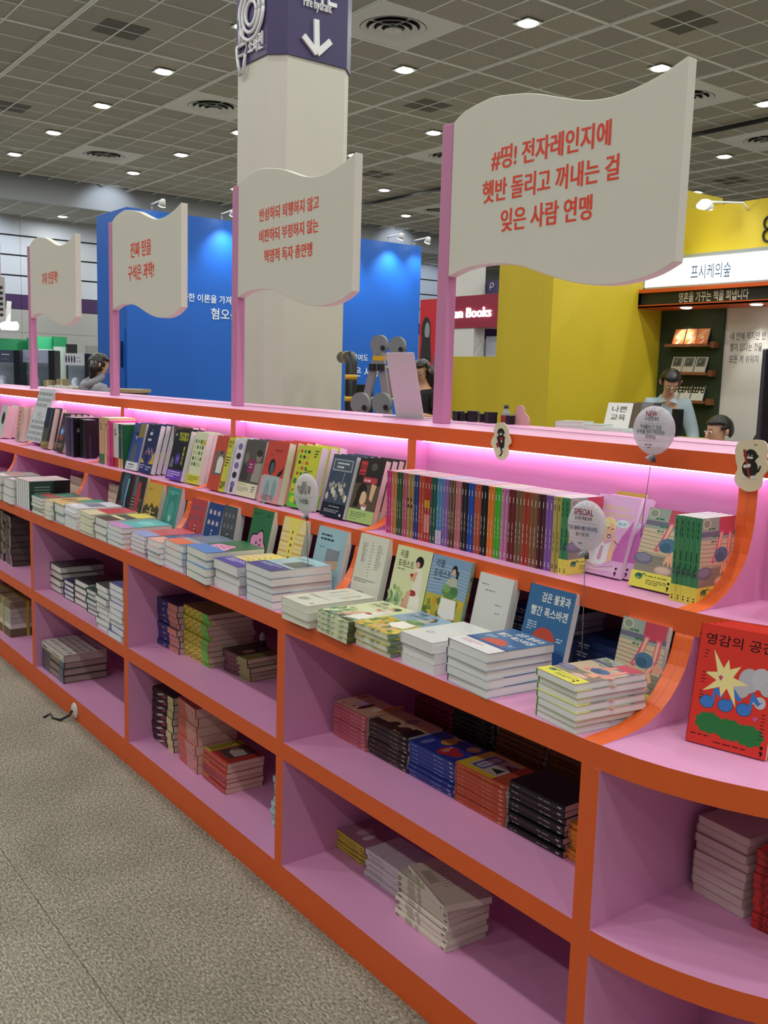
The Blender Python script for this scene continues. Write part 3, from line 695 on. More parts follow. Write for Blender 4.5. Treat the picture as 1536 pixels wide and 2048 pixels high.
Book('comic_b', 'comic book with a woman in a yellow field', .160, .226, .0152, '#b7bd6a', '#8fa08c', art=garden('#b9b04a', '#7f9cba', 1), rtl=True, page='#cfccb8', spine_art=[('e', .2, .5, .03, .2, '#44603a'), ('e', .42, .5, .06, .3, '#c8a948'), ('e', .7, .5, .05, .3, '#6d8a52'), ('semi', .88, .4, .01, '#222222')])
# bay 1 ledge
Book('pale_blue', 'pale blue paperback with a small photograph', .165, .222, .0238, '#a3c3cc', '#2a3848', art=[('l', .15, .87, .62, 1, .06, '#20343e'), ('l', .15, .81, .7, 1, .06, '#20343e'), ('l', .15, .70, .42, 1, .02, '#20343e'), ('r', .42, .42, .86, .70, '#8a8d92'), ('p', [(.42, .50), (.86, .56), (.86, .42), (.42, .42)], '#c9a48e'), ('ln', [(.1, .2), (.2, .4), (.3, .3), (.42, .42), (.55, .28), (.6, .1)], .02, '#1c242a'), ('ln', [(.4, .36), (.58, .4), (.5, .25)], .025, '#1c242a')], page='#dcd6c8')
Book('pale_blue_band', 'pale blue paperback with a violet band', .168, .215, .0238, '#a3c3cc', '#7fa6b2', art=[('r', .45, .4, .95, .75, '#55606a'), ('l', .1, .85, .5, 2, .04, '#20343e')], band=(0, .33, [('l', .1, .25, .8, 2, .05, '#cfcbe6')]), band_col='#3e3a86', page='#e4e0d4')
wave = [('r', .0, .08+.075*i, 1, .11+.075*i, '#d6ab6a' if i % 2 else '#e5c98c') for i in range(10)]+[('p', [(.2, 1), (.8, 1), (.62, .7), (.60, .45), (.8, .05), (.2, .05), (.40, .45), (.38, .7)], '#ead86f'), ('l', .46, .76, .54, 5, .1, '#6b5420')]
Book('yellow_wave', 'yellow striped paperback with a wavy middle shape', .148, .222, .031, '#e8d79a', '#d8c88c', art=wave, page='#dad5c6')
Book('yellow_band', 'thick yellow paperback with a violet band', .178, .215, .0313, '#e8d79a', '#d8c88c', art=wave, band=(0, .33, [('l', .1, .25, .8, 3, .05, '#d9d3f2')]), band_col='#4b3c9c', page='#e4e2d2')
def blob(cx, cy, rx, ry, c, n=8, amp=.14, grow=1.0): return ('p', [(cx+grow*rx*(1+amp*math.cos(n*t))*math.cos(t), cy+grow*ry*(1+amp*math.cos(n*t))*math.sin(t)) for t in [k_*2*PI/64 for k_ in range(64)]], c)
plum = [blob(.5, .36, .37, .28, '#111111', 5, .13, 1.06), blob(.5, .36, .36, .27, '#e79ac0', 5, .13), ('l', .57, .5, .66, 4, .08, '#1a1a1a'), ('l', .40, .44, .48, 2, .08, '#1a1a1a'), ('l', .1, .92, .4, 2, .02, '#123'), ('l', .7, .92, .9, 2, .02, '#123')]
Book('green_plum', 'green paperback with a black-edged pink blossom', .145, .226, .027, '#2f7046', '#255a38', art=plum, page='#d8d0c4')
Book('green_band', 'green paperback with pink blossom and blue band', .178, .215, .0270, '#2f7046', '#255a38', art=plum, band=(0, .33, []), band_col='#4a86cf', page='#dfdcc8')
bld = lambda c, d: [('p', [(.12+.28*i, .78-.2*j), (.12+.28*i, .84-.2*j), (.2+.28*i, .88-.2*j), (.28+.28*i, .84-.2*j), (.28+.28*i, .78-.2*j)], c) for i in range(3) for j in (0, 1, 3) if not (i == 1 and j == 3)]+[('r', .40, .1, .6, .52, d), ('l', .46, .46, .54, 5, .07, '#e8e2d0')]
Book('city_navy', 'navy paperback with small pale building drawings', .122, .205, .02, '#26457e', '#1c325e', art=bld('#c9b9b6', '#2c4f8e'), page='#cfc8c0')
Book('city_grey', 'dark grey paperback with faint building drawings', .104, .205, .036, '#4b545c', '#30363c', art=bld('#7d7878', '#3e4850'), page='#d6d0c6')
Book('city_red', 'red paperback with small building drawings', .135, .205, .02, '#b8434c', '#8f2f38', art=bld('#7e5a5e', '#9c3038'), page='#d6d0c6')
Book('grey_orange', 'grey blue paperback with an orange end panel', .178, .215, .0243, '#6e7d93', '#5a6880', art=[('r', 0, 0, .75, .3, '#f0764a'), ('r', 0, .3, 1, .42, '#9fa8b4')], page='#e2e0d4')
Book('navy_pink', 'dark blue paperback with a pale pink end panel', .124, .215, .021, '#44569a', '#3a4a86', art=[('r', 0, 0, 1, .3, '#e8b0a6'), ('l', .1, .6, .8, 3, .05, '#c08fb0')], page='#e2ddd0')
Book('red_lilac', 'rose red paperback with a lilac end panel', .142, .21, .016, '#cf5464', '#a8404e', art=[('r', 0, 0, 1, .32, '#93a0da'), ('l', .1, .5, .8, 2, .05, '#b04454')], page='#e2e0d2')
Book('teal_pink', 'turquoise paperback with a lilac pink end panel', .172, .21, .021, '#56b4b8', '#4898a0', art=[('r', 0, 0, 1, .25, '#c88ac6'), ('e', .5, .62, .3, .14, '#7fd0d0')], page='#dfe0cf')
Book('dark_yellow', 'thick dark paperback with a yellow head panel', .138, .215, .0306, '#3a3a34', '#2c2c28', art=[('r', 0, .62, 1, 1, '#dcca5a'), ('r', 0, .3, 1, .4, '#e2d79a')], page='#d9dcc9')
Book('red_plain', 'slim paperback with a plain crimson head', .155, .205, .0163, '#d9cfa8', '#d9cfa8', art=[('r', 0, .35, 1, 1, '#c23a4a')], page='#dcd8bd')
Book('lilac_stripe', 'white paperback with dark zigzag stripes', .165, .21, .0194, '#dcdce8', '#9a9cc0', art=[('p', [(.05+.09*i, .35), (.10+.09*i, .35), (.14+.09*i, .7), (.09+.09*i, .7)], '#2c2f6a') for i in range(9)]+[('r', .05, .1, .4, .22, '#f4f4fa')], page='#cfcfdc')
Book('thick_teal', 'very thick hardback with a teal and painted cover', .155, .215, .045, '#3f9c86', '#2c6f62', art=[('r', 0, 0, 1, .3, '#d8b06a'), ('e', .4, .4, .3, .12, '#b88a5c'), ('e', .6, .3, .3, .08, '#e8d4b8')], page='#dfe4cc', hard=True)
Book('ochre_slim', 'pale ochre paperback', .095, .2, .0225, '#d8b878', '#c8a868', art=[('e', .5, .5, .3, .2, '#a86a3c')], page='#dcdcc6')
Book('red_collage', 'paperback with a red and green collage cover', .158, .205, .0172, '#3f6a5c', '#3a5a50', art=[('r', 0, .2, 1, .5, '#b04048'), ('e', .6, .6, .25, .14, '#dcdcd4'), ('p', [(.1, .9), (.9, .8), (.6, .3)], '#4f8a78')], page='#dcdcc8')
Book('standing_dark', 'dark green paperback set on its edge', .144, .205, .035, '#1f3330', '#c9b6b8', art=[('r', .0, .0, 1, .55, '#2c4a44')]+[('r', .2+.1*i, .12, .23+.1*i, .5, '#8fae9c') for i in range(6)]+[('r', 0, .6, 1, 1, '#14181c')], page='#d8d4cc')
Book('plain_cream', 'cream paged paperback with a grey cover', .18, .21, .041, '#5c6266', '#44484c', art=[('e', .5, .5, .3, .15, '#c98a84'), ('r', .1, .1, .6, .2, '#d8d8d8')], page='#dedccb')
# bay 2 ledge, standing
Book('teal_frame', 'teal paperback with an ornate framed figure', .134, .225, .03, '#3f8f86', '#14364a', art=[('r', .12, .08, .88, .92, '#5cab9c'), ('r', .16, .11, .84, .89, '#3b857c'), ('e', .5, .5, .22, .24, '#4f9c90'), ('e', .5, .42, .08, .06, '#a9d0c0'), ('l', .3, .86, .7, 1, .03, '#bfe0d4')], page='#cdbfc4')
tree = [('r', 0, .0, 1, 1, '#c9a848'), ('p', [(0, .5), (.2, .58), (.35, .50), (.5, .62), (.7, .52), (.85, .6), (1, .52), (1, 0), (0, 0)], '#4c4228'), ('p', [(.44, .52), (.52, .52), (.54, 0), (.40, 0)], '#c9b464'), ('l', .2, .42, .8, 2, .05, '#d8c88a'), ('l', .12, .88, .4, 2, .03, '#8a5a2c'), ('l', .2, .28, .8, 2, .04, '#c9b880')]
Book('tree', 'mustard paperback with a pale tree silhouette', .158, .222, .026, '#c9a848', '#b8983c', art=tree, page='#cfcac0')
Book('red_coat', 'dark paperback with a figure in a red coat', .136, .24, .02, '#2a2828', '#1c1c1e', art=[('r', .05, .04, .95, .6, '#3c3836')]+[('l', .06, .55-.06*i, .94, 1, .04, '#a8a29a') for i in range(8)]+[('r', .1, .6, .35, .98, '#5a6470'), ('p', [(.38, .90), (.62, .90), (.7, .6), (.62, .30), (.40, .30), (.34, .6)], '#a83c40'), ('e', .52, .92, .08, .05, '#3a2a26'), ('p', [(.42, .3), (.6, .3), (.58, .04), (.44, .04)], '#26222a')], page='#c9b8a8')
Book('dark_blue_red', 'black paperback with blue silk and red edges', .150, .24, .02, '#16181c', '#c04840', back='#c04840', art=[('p', [(.3, .98), (.7, .98), (.55, .5), (.8, .1), (.6, .05), (.35, .4), (.2, .8)], '#3c5468'), ('p', [(.62, .9), (.74, .9), (.66, .5), (.84, .12), (.76, .1), (.58, .48)], '#7fa4c4'), ('e', .3, .35, .16, .1, '#6a3034')], page='#c04840')
# ---- shelf B, leaning
Book('pink_lady', 'pink paperback with a blonde woman in white', .130, .205, .014, '#e4b0de', '#e8b8e0', art=[('t', '눈물은 내려가고', .16, .82, .095, '#d9d85a', 'l', .66, .01), ('t', '숟가락은 올라가고', .20, .735, .095, '#d9d85a', 'l', .72, .01),
     ('e', .74, .66, .16, .05, '#d8ecf4'), ('l', .64, .66, .84, 2, .02, '#6a8aa0'), ('p', [(.80, .5), (.98, .72), (1, .2), (.66, .2)], '#c86ab4'), ('e', .42, .60, .19, .125, '#efe09a'), ('e', .46, .55, .14, .11, '#f2c4a0'), ('e', .34, .63, .12, .08, '#f4e9b0'), ('e', .50, .485, .045, .025, '#3a1418'), ('e', .50, .483, .03, .012, '#f4f4f0'),
     ('ln', [(.40, .58), (.46, .59)], .015, '#2a1c18'), ('ln', [(.52, .57), (.57, .585)], .015, '#2a1c18'), ('p', [(.30, .42), (.44, .44), (.46, .38), (.34, .36)], '#f2c4a0'), ('p', [(.18, .38), (.34, .42), (.46, .38), (.60, .42), (.66, .2), (.5, .12), (.08, .12), (.06, .2)], '#e9eaf2'), ('p', [(.38, .36), (.44, .36), (.46, .2), (.40, .17), (.36, .2)], '#d8a0c0'),
     ('p', [(.60, .5), (.68, .48), (.72, .2), (.60, .16), (.58, .3)], '#f2c4a0'), ('p', [(.05, .15), (.5, .10), (.9, .15), (.86, .06), (.1, .04)], '#e7c3de'), ('ln', [(.1, .12), (.4, .08), (.8, .13)], .008, '#55304c'), ('ln', [(.64, .44), (.76, .40)], .012, '#222'), ('semi', .88, .06, .055, '#1a1a1a')], page='#e0ccd8')
Book('mustard_plain', 'plain mustard notebook', .09, .205, .01, '#b9aa4a', art=[('r', 0, 0, 1, 1, '#c2b24e')])
Book('page_boy', 'red paperback with a man in a white vest', .150, .222, .024, '#c24a38', '#d8cfe0', art=[('r', .12, .28, .66, .72, '#6f6660'), ('p', [(.3, .32), (.6, .32), (.62, .56), (.52, .62), (.36, .62), (.28, .54)], '#ddd8d0'), ('e', .44, .67, .07, .05, '#b08a6c'), ('e', .44, .69, .075, .04, '#4a3c30'), ('r', .70, 0, 1, 1, '#c9c93c'), ('t', '페이지', .73, .88, .1, '#1c1c18', 'l', .24, .03), ('t', '보이', .73, .81, .1, '#1c1c18', 'l', .18, .03), ('l', .74, .7, .96, 1, .02, '#333'), ('l', .74, .62, .96, 4, .05, '#333'), ('t', 'PAGE', .73, .13, .13, '#1c1c18', 'l', .25, .04), ('t', 'BOY', .73, .06, .13, '#1c1c18', 'l', .22, .04)], page='#ddd6da')
Book('zigzag', 'white paperback with black and lilac figures', .06, .222, .024, '#dad2de', '#d8cfe0', art=[('e', .5, .85-.17*i, .3, .06, '#2c2a34' if i % 2 else '#7a6a98') for i in range(5)]+[('r', .3, .03, .7, .12, '#5a4a50')], page='#ddd6da')
Book('grey_photo', 'grey photo covered paperback with a cream band', .155, .222, .022, '#55504c', '#6c6660', art=[('e', .78, .72, .13, .1, '#8a7c70'), ('e', .78, .78, .14, .06, '#2c2624'), ('p', [(.6, .28), (1, .28), (1, .62), (.66, .6)], '#9c948a'), ('e', .2, .68, .11, .09, '#7c7068'), ('p', [(0, .28), (.4, .28), (.42, .5), (.1, .58)], '#3c3836'), ('r', .34, .42, .66, .66, '#8a2c5c'), ('l', .4, .56, .6, 2, .05, '#d8a8c0')], band=(0, .24, [('l', .06, .2, .6, 1, .02, '#8a7a3c'), ('l', .06, .15, .6, 4, .022, '#888'), ('l', .74, .18, .92, 3, .04, '#2c4c8c')]), band_col='#e2dcba', page='#d8cfc4')
Book('pink_cat', 'coral and pink paperback with a black cat hole', .150, .228, .030, '#c8483c', '#7a2a2c', art=[('r', 0, 0, 1, .42, '#dc9c9c'), ('r', .1, .12, .86, .44, '#a9b6b6'), ('e', .36, .16, .12, .2, '#8a9ea2'), ('e', .68, .2, .1, .18, '#8a9ea2'), ('e', .40, .58, .15, .13, '#141414'), ('e', .42, .56, .09, .1, '#506068'), ('p', [(.7, .44), (.76, .50), (.90, .56), (.96, .62), (.92, .5), (.84, .44)], '#16141a'), ('l', .42, .84, .86, 1, .06, '#8a3028'), ('l', .2, .77, .5, 1, .02, '#8c342c'), ('l', .2, .1, .7, 3, .03, '#8a5a5a')], page='#e2d2b8')
Book('lime', 'lime yellow paperback with green and red icons', .150, .224, .032, '#c9cc3c', '#c4c63a', art=[('r', 0, 0, 1, .22, '#5fc040')]+[('r', .12+.16*i, .88-.09*j, .22+.16*i, .93-.09*j, ['#c8483c', '#3f8a3c', '#2c3c2c', '#e0a83c'][(i+j) % 4]) for i in range(3) for j in range(5)]+[('l', .74, .92, .90, 3, .045, '#2c3424'), ('e', .14, .42, .08, .05, '#3f8a3c'), ('l', .5, .6, .8, 2, .03, '#39402c'), ('l', .08, .27, .2, 2, .03, '#39402c'), ('e', .2, .12, .1, .06, '#d8cc3c'), ('e', .4, .1, .08, .05, '#3a7a3c')], page='#e6e3d2')
Book('navy_parade', 'slate blue paperback with a crowded line drawing', .135, .212, .024, '#3c4a5c', '#2a323e', art=[('r', .08, .74, .92, .93, '#9aa4ac'), ('r', .12, .76, .88, .91, '#4a5662'), ('l', .26, .85, .76, 2, .06, '#d8dce0')]+[('e', .1+.1*i, .32+.05*((i*7) % 4), .06, .06, ['#c9bfae', '#8a8478', '#d8d0c0'][i % 3]) for i in range(9)]+[('e', .15+.12*i, .5+.03*(i % 2), .05, .04, '#a8a294') for i in range(6)]+[('ln', [(.62, .5), (.66, .72)], .015, '#c8c8c0')], band=(0, .22, [('l', .3, .16, .85, 1, .025, '#c8ccd4'), ('l', .12, .1, .8, 2, .03, '#aab0bc'), ('e', .85, .05, .04, .02, '#e8e8e8')]), band_col='#161c2c', page='#d6cfe0')
Book('black_supper', 'black and red paperback of a woman drinking', .138, .212, .022, '#26201c', '#1c1814', art=[('r', .07, .84, .32, .95, '#c83440'), ('r', .07, .73, .32, .83, '#c83440'), ('l', .1, .87, .3, 2, .04, '#26201c'), ('l', .1, .76, .3, 2, .04, '#26201c'), ('r', .30, .62, .84, .71, '#b83c4c'), ('l', .33, .64, .82, 1, .08, '#f0b0b4'), ('e', .62, .88, .12, .06, '#57504c'), ('r', 0, 0, 1, .60, '#5c4c3c'), ('e', .35, .45, .2, .16, '#1c1616'), ('e', .44, .38, .13, .11, '#e2b890'), ('p', [(.2, .5), (.36, .52), (.3, .24), (.1, .22)], '#1c1616'), ('p', [(.66, .62), (.86, .6), (.80, .34), (.68, .38)], '#d8b08a'), ('e', .55, .27, .12, .03, '#b87868'), ('p', [(.44, .25), (.66, .25), (.6, .16), (.5, .16)], '#e8e4dc')], band=(0, .2, [('l', .1, .14, .7, 3, .03, '#5a7a4a'), ('l', .1, .04, .5, 1, .02, '#4a6a3a')]), band_col='#aacb78', page='#e0c6c0')
Book('black_violet', 'black paperback with yellow lettering and a violet band', .150, .222, .03, '#141420', '#101018', art=[('t', '정신병의', .30, .87, .15, '#d8d83c', 'l', .6, .012), ('t', '나라에서', .34, .78, .15, '#d8d83c', 'l', .56, .012), ('tv', '왔습니다', .80, .60, .14, '#d8d83c', .095), ('l', .06, .9, .2, 2, .03, '#ddd'), ('e', .5, .42, .16, .12, '#4c3494'), ('e', .5, .42, .06, .05, '#8a6cc8'), ('p', [(.05, .24), (.3, .24), (.28, .4), (.14, .46)], '#6c6c74')], band=(0, .2, [('l', .06, .15, .9, 3, .045, '#d8c8f4')]), band_col='#6c3cb0', page='#e6ddd6')
Book('cream_sketch', 'cream paperback with small green sketches', .115, .222, .026, '#d9dbb8', '#c8ca9c', art=[('r', .55, .76, .95, .86, '#c8b83c')]+[('e', .18+.2*(i % 4), .82-.11*(i//4), .07, .04, ['#5c7a4c', '#8a9c5c', '#3c5c3c', '#a8b47c', '#c9c08c'][i % 5]) for i in range(20)], band=(0, .18, [('l', .1, .13, .9, 3, .035, '#6c6c2c')]), band_col='#d4d23c', page='#d8d4c8')
Book('cube_rose', 'dusty rose boxed book with a red spine', .20, .226, .03, '#5c3436', '#a83a30', art=[('r', .06, .4, .94, .94, '#6c4246'), ('l', .12, .88, .3, 3, .04, '#c8a8a8'), ('p', [(.4, .5), (.7, .66), (.8, .6), (.6, .5), (.46, .42)], '#8a1c28')]+[('r', .1, .5-.03*i, .9, .512-.03*i, '#a87c7c') for i in range(7)]+[('l', .12, .24, .45, 1, .09, '#d8b8b0'), ('l', .24, .13, .6, 1, .09, '#d8b8b0'), ('r', 0, 0, 1, .1, '#c8646c')], page='#d8a8a8')
Book('tarot', 'navy and gold paperback with white lettering', .138, .228, .024, '#1c2450', '#1c2450', art=[('p', [(0, .3), (.42, .18), (1, .46), (1, 0), (0, 0)], '#d0a83c'), ('p', [(.1, .45), (.42, .16), (.9, .62), (.8, .3), (.46, .1), (.12, .3)], '#3c3c8c'), ('l', .3, .78, .6, 1, .13, '#e6e4ec'), ('l', .22, .66, .7, 1, .1, '#e6e4ec'), ('l', .35, .88, .6, 1, .02, '#c8b468')]+[('e', .3+.12*i, .42+.06*(i % 2), .05, .05, ['#a86a7c', '#7c8cc8', '#c88a5c'][i % 3]) for i in range(5)]+[('r', 0, 0, 1, .2, '#24306c'), ('l', .05, .14, .4, 2, .05, '#b8bce0'), ('l', .5, .12, .95, 2, .05, '#b8bce0')], page='#d8ccd4')
Book('blue_man', 'blue paperback with a monk in grey robes', .135, .226, .024, '#3a4c9c', '#2c3a7c', art=[('r', .55, .70, 1, 1, '#8a7a48'), ('r', 0, .8, .5, .95, '#4c5278'), ('e', .42, .72, .1, .07, '#b09480'), ('e', .42, .76, .1, .04, '#2c2c34'), ('p', [(.2, .18), (.66, .18), (.66, .5), (.54, .6), (.32, .6), (.22, .48)], '#55606c'), ('p', [(.36, .62), (.5, .62), (.46, .5)], '#3c444e')], band=(0, .17, [('l', .2, .10, .8, 1, .06, '#333333'), ('l', .14, .06, .8, 2, .03, '#777')]), band_col='#dde3e8', page='#cfc8c8')
for k_, (key, desc, c, bc, hh) in enumerate([('sp_peach', 'peach spined paperback with a dark green foot', '#d8a484', '#2c6a44', .235), ('sp_cream', 'cream yellow spined paperback with small lettering', '#d0b880', '#d0b880', .235),
      ('sp_pink', 'hot pink thick spined book with a pink top', '#e0468c', '#c83c7c', .225), ('sp_white', 'white spined paperback with red foot', '#d8d8d0', '#a82430', .215), ('sp_navy', 'slim navy spined paperback with yellow foot', '#28306c', '#e0c030', .213),
      ('sp_green', 'green spined paperback with a pink foot', '#2c6c44', '#dc9a98', .213), ('sp_brown', 'brown spined paperback with gold lettering', '#6c3c38', '#5c8c5c', .213), ('sp_purple', 'deep purple spined paperback', '#4c1c5c', '#4c1c5c', .213)]):
    wds = dict(sp_peach=.072, sp_cream=.06, sp_pink=.046, sp_white=.072, sp_navy=.026, sp_green=.034, sp_brown=.036, sp_purple=.05)
    Book(key, desc, .14, hh, wds[key], c, c, spine_art=[('r', .78, .02, 1, .98, bc), ('l', .12, .35, .5, 1, .3, '#3c3c34' if key in ('sp_peach', 'sp_cream', 'sp_white') else '#e0c88c'), ('e', .25, .5, .02, .15, '#6c9c6c' if key == 'sp_peach' else bc)])
Book('codex', 'black book with white lettering and a purple spine', .150, .212, .027, '#0d0c10', '#3a2c58', art=[('l', .15, .9, .5, 1, .03, '#7c5c3c'), ('t', '코스', .28, .78, .16, '#e8e8e8', 'l', .3, .0), ('r', .22, .75, .6, .756, '#c8c8c8'), ('t', '오디세이', .12, .64, .16, '#e8e8e8', 'l', .62, .0), ('l', .2, .6, .7, 1, .02, '#555'), ('e', .3, .07, .04, .02, '#b8b8c0')], spine_art=[('l', .2, .3, .7, 1, .4, '#7a68a0')])
Book('glossy_black', 'glossy black book with violet streaks', .06, .205, .03, '#14141a', '#1c1a24', art=[('r', .3, 0, .45, .6, '#3c3048')])
Book('icons', 'large grey book with rows of black insect drawings', .29, .335, .08, '#ccd2d6', '#c4cace', art=[('p', [(.08+.1*i+.01*((i*j) % 3), .93-.105*j), (.12+.1*i, .935-.105*j), (.125+.1*i, .87-.105*j), (.09+.1*i, .865-.105*j)], '#1c1e22') for i in range(9) for j in (0, 1, 2, 5, 6, 7, 8) if not (j == 2 and i > 6)]+[('ln', [(.3, .5), (.34, .56), (.4, .5), (.5, .56), (.56, .48)], .01, '#5c6268'), ('ln', [(.32, .44), (.42, .5), (.5, .43), (.7, .5)], .01, '#5c6268')], page='#d8b8c4')
Book('photo_dark', 'dark brown paperback with a glowing blue photograph', .13, .222, .026, '#3c2c34', '#2c2028', art=[('r', .1, .3, .7, .7, '#5c4030'), ('e', .4, .52, .26, .12, '#3c6cac'), ('e', .4, .53, .12, .06, '#a8c8e8'), ('e', .4, .38, .2, .06, '#a84c2c'), ('l', .1, .2, .8, 3, .04, '#a89870')], page='#cfb8ac')
Book('black_gold', 'black paperback with a gold band', .14, .24, .03, '#16182a', '#16182a', art=[('r', .1, .6, .6, .96, '#1c2444'), ('r', .64, .5, .68, .96, '#8a94a8'), ('r', 0, .1, .7, .5, '#4c5048')], band=(0, .18, [('l', .1, .12, .8, 2, .04, '#d8c88c')]), band_col='#7c6a3c', page='#d0b8ac')
Book('eye', 'white paperback with a large black oval', .13, .21, .06, '#c8d0c8', '#d8d8d0', art=[('e', .6, .6, .26, .2, '#16181c')], page='#d8b4b0')
Book('rose_seal', 'cream paperback with red seals down the side', .12, .22, .03, '#d8b0a0', '#2c2024', art=[('e', .4, .85-.12*i, .12, .04, '#b85c54') for i in range(5)]+[('e', .5, .16, .22, .15, '#8c8c80')], page='#dcb8b4')
# ---- the rainbow row of thin essays on shelf B
RAIN = [('#c4307c', 'magenta'), ('#c87e50', 'tan orange'), ('#1c5430', 'dark green'), ('#b05468', 'rose'), ('#a88c4a', 'ochre'), ('#25327c', 'navy'), ('#b8462e', 'rust red'), ('#b02a2c', 'scarlet'), ('#205040', 'pine green'), ('#5088b8', 'sky blue'),
        ('#8464a8', 'lavender'), ('#5c3c2c', 'cocoa brown'), ('#bc7078', 'dusty pink'), ('#241a1c', 'brownish black'), ('#1c48a4', 'royal blue'), ('#b45038', 'terracotta'), ('#0c0c10', 'jet black'), ('#e07c2c', 'bright orange'), ('#3fae2c', 'vivid green'), ('#c47aa8', 'pale pink'),
        ('#6c1c28', 'crimson'), ('#76583a', 'khaki brown'), ('#a43c2c', 'brick red'), ('#84583a', 'caramel brown'), ('#50202c', 'maroon'), ('#845aa8', 'violet'), ('#b8a858', 'mustard')]
xr0 = -1.136; tk = .01335
for i, (c, nm) in enumerate(RAIN):
    lt = '#f0ece0' if nm not in ('mustard',) else '#111111'; dk = '#141414'
    sa = [('e', .035, .5, .0095, .13, dk if nm in ('tan orange', 'ochre', 'sky blue', 'terracotta', 'bright orange', 'vivid green', 'pale pink', 'mustard', 'violet', 'brick red') else c), ('l', .10, .42, .24, 1, .3, lt), ('l', .42+.02*(i % 3), .42, .84, 1, .22, lt)]
    if nm == 'scarlet': sa += [('r', .36, .05, .48, .95, '#c8962c'), ('r', .58, .05, .86, .95, '#d88c8c')]
    if nm == 'sky blue': sa += [('r', .78, .02, .99, .98, '#cfc3d8')]
    if nm == 'ochre': sa += [('e', .40, .3, .03, .25, '#161410'), ('e', .5, .5, .03, .25, '#161410')]
    if nm == 'cocoa brown': sa += [('r', .0, .85, .78, .99, '#c0a088')]
    sa += semi_spine(lt, .90) if nm != 'sky blue' else semi_spine('#c8a8c0', .90)
    Book('rain%d' % i, nm+' spined slim essay book', .124, .192, tk-.0003, c, c, art=[('r', .1, .55, .9, .9, c)], spine_art=sa)
    for q in range(2):
        M = Matrix.Translation((xr0+(2*i+q)*tk, .33+random.uniform(-.001, .001), Bt+.0003)) @ basis_m(*[Vector(v) for v in ORI['R']], (0, 0, 0))
        BOOKS['rain%d' % i].place(M, uniq('%s spined slim essay book, %s of its pair in the long row' % (nm, ('left', 'right')[q])), 'rainbow row of slim essay books')
xr1 = xr0+2*len(RAIN)*tk
row('feet_thin', xr1, .33, Bt, 2, 'ending the rainbow row', desc='slim green and yellow spined paperback')
leaning('mustard_plain', xr1+2*tk+.004, .50, Bt, 8, 1, 'behind the special balloon')
leaning('pink_lady', -.407, .462, Bt, 20, 2, 'on the upper shelf', xstep=.022)
leaning('feet', -.222, .425, Bt, 19, 1, 'on the upper shelf')
row('feet_thin', -.083, .335, Bt, 5, 'beside the curved end panel', step=.0138, desc='slim green and yellow spined paperback')
# shelf B, bay 1 (right to left)
W1 = 'on upper shelf'
leaning('black_supper', -1.368, .398, Bt, 15, 4, W1, xstep=.004)
leaning('navy_parade', -1.512, .388, Bt, 15, 4, W1, xstep=.004)
leaning('lime', -1.742, .392, Bt, 14, 3, W1, xstep=.006)
leaning('pink_cat', -1.925, .372, Bt, 13, 4, W1, xstep=.008)
leaning('grey_photo', -2.115, .385, Bt, 14, 4, W1, xstep=.006)
leaning('zigzag', -2.170, .378, Bt, 14, 3, W1)
leaning('page_boy', -2.335, .372, Bt, 14, 3, W1)
# bay 2
leaning('cream_sketch', -2.56, .385, Bt, 13, 3, W1)
leaning('black_violet', -2.735, .375, Bt, 14, 3, W1)
leaning('cube_rose', -2.915, .445, Bt, 4, 2, W1, gap=.034)
leaning('tarot', -3.055, .385, Bt, 14, 4, W1, xstep=.004)
leaning('blue_man', -3.215, .385, Bt, 14, 4, W1, xstep=.004)
x = -3.560
for k_ in ('sp_peach', 'sp_cream', 'sp_pink', 'sp_white', 'sp_navy', 'sp_green'):
    row(k_, x, .335 if k_ != 'sp_pink' else .325, Bt, 1, 'in the middle bay row'); x += BOOKS[k_].T+.002
row('sp_brown', x-.002, .40, Bt, 1, 'in the middle bay row'); row('sp_purple', x+.036, .40, Bt, 1, 'in the middle bay row')
# bay 3 and beyond
row('codex', -4.055, .33, Bt, 5, 'on the upper shelf', step=.0273)
x = -3.66-.0
row('glossy_black', -3.91, .36, Bt, 3, 'beside the purple spines')
leaning('photo_dark', -4.27, .395, Bt, 14, 4, W1, xstep=.02)
leaning('black_gold', -4.56, .40, Bt, 12, 2, W1, xstep=.03)
leaning('icons', -4.93, .475, Bt, 17, 1, W1)
leaning('rose_seal', -5.16, .41, Bt, 8, 3, W1, xstep=.035)
leaning('eye', -5.49, .40, Bt, 12, 2, W1, xstep=.0)
# ---- ledge, books standing against the upper tier
def stand(key, x, n=1, tilt=13, ytop=.268, where='standing behind the ledge stacks', z=At): leaning(key, x, ytop, z, tilt, n, where)
stand('feet', -.154, where='standing by curved panel'); stand('fox', -.446); stand('white_line', -.632); stand('comic_b', -.825); stand('comic_a', -.988); stand('numerals', -1.176)
BOOKS['lb_s'] = BOOKS['pale_blue']
stand('pale_blue', -1.412); stand('yellow_wave', -1.632); stand('green_plum', -1.846); stand('city_grey', -2.072, tilt=10); stand('city_navy', -2.198); stand('city_red', -2.350)
stand('teal_frame', -2.583); stand('tree', -2.790); stand('red_coat', -2.934); stand('dark_blue_red', -3.093)
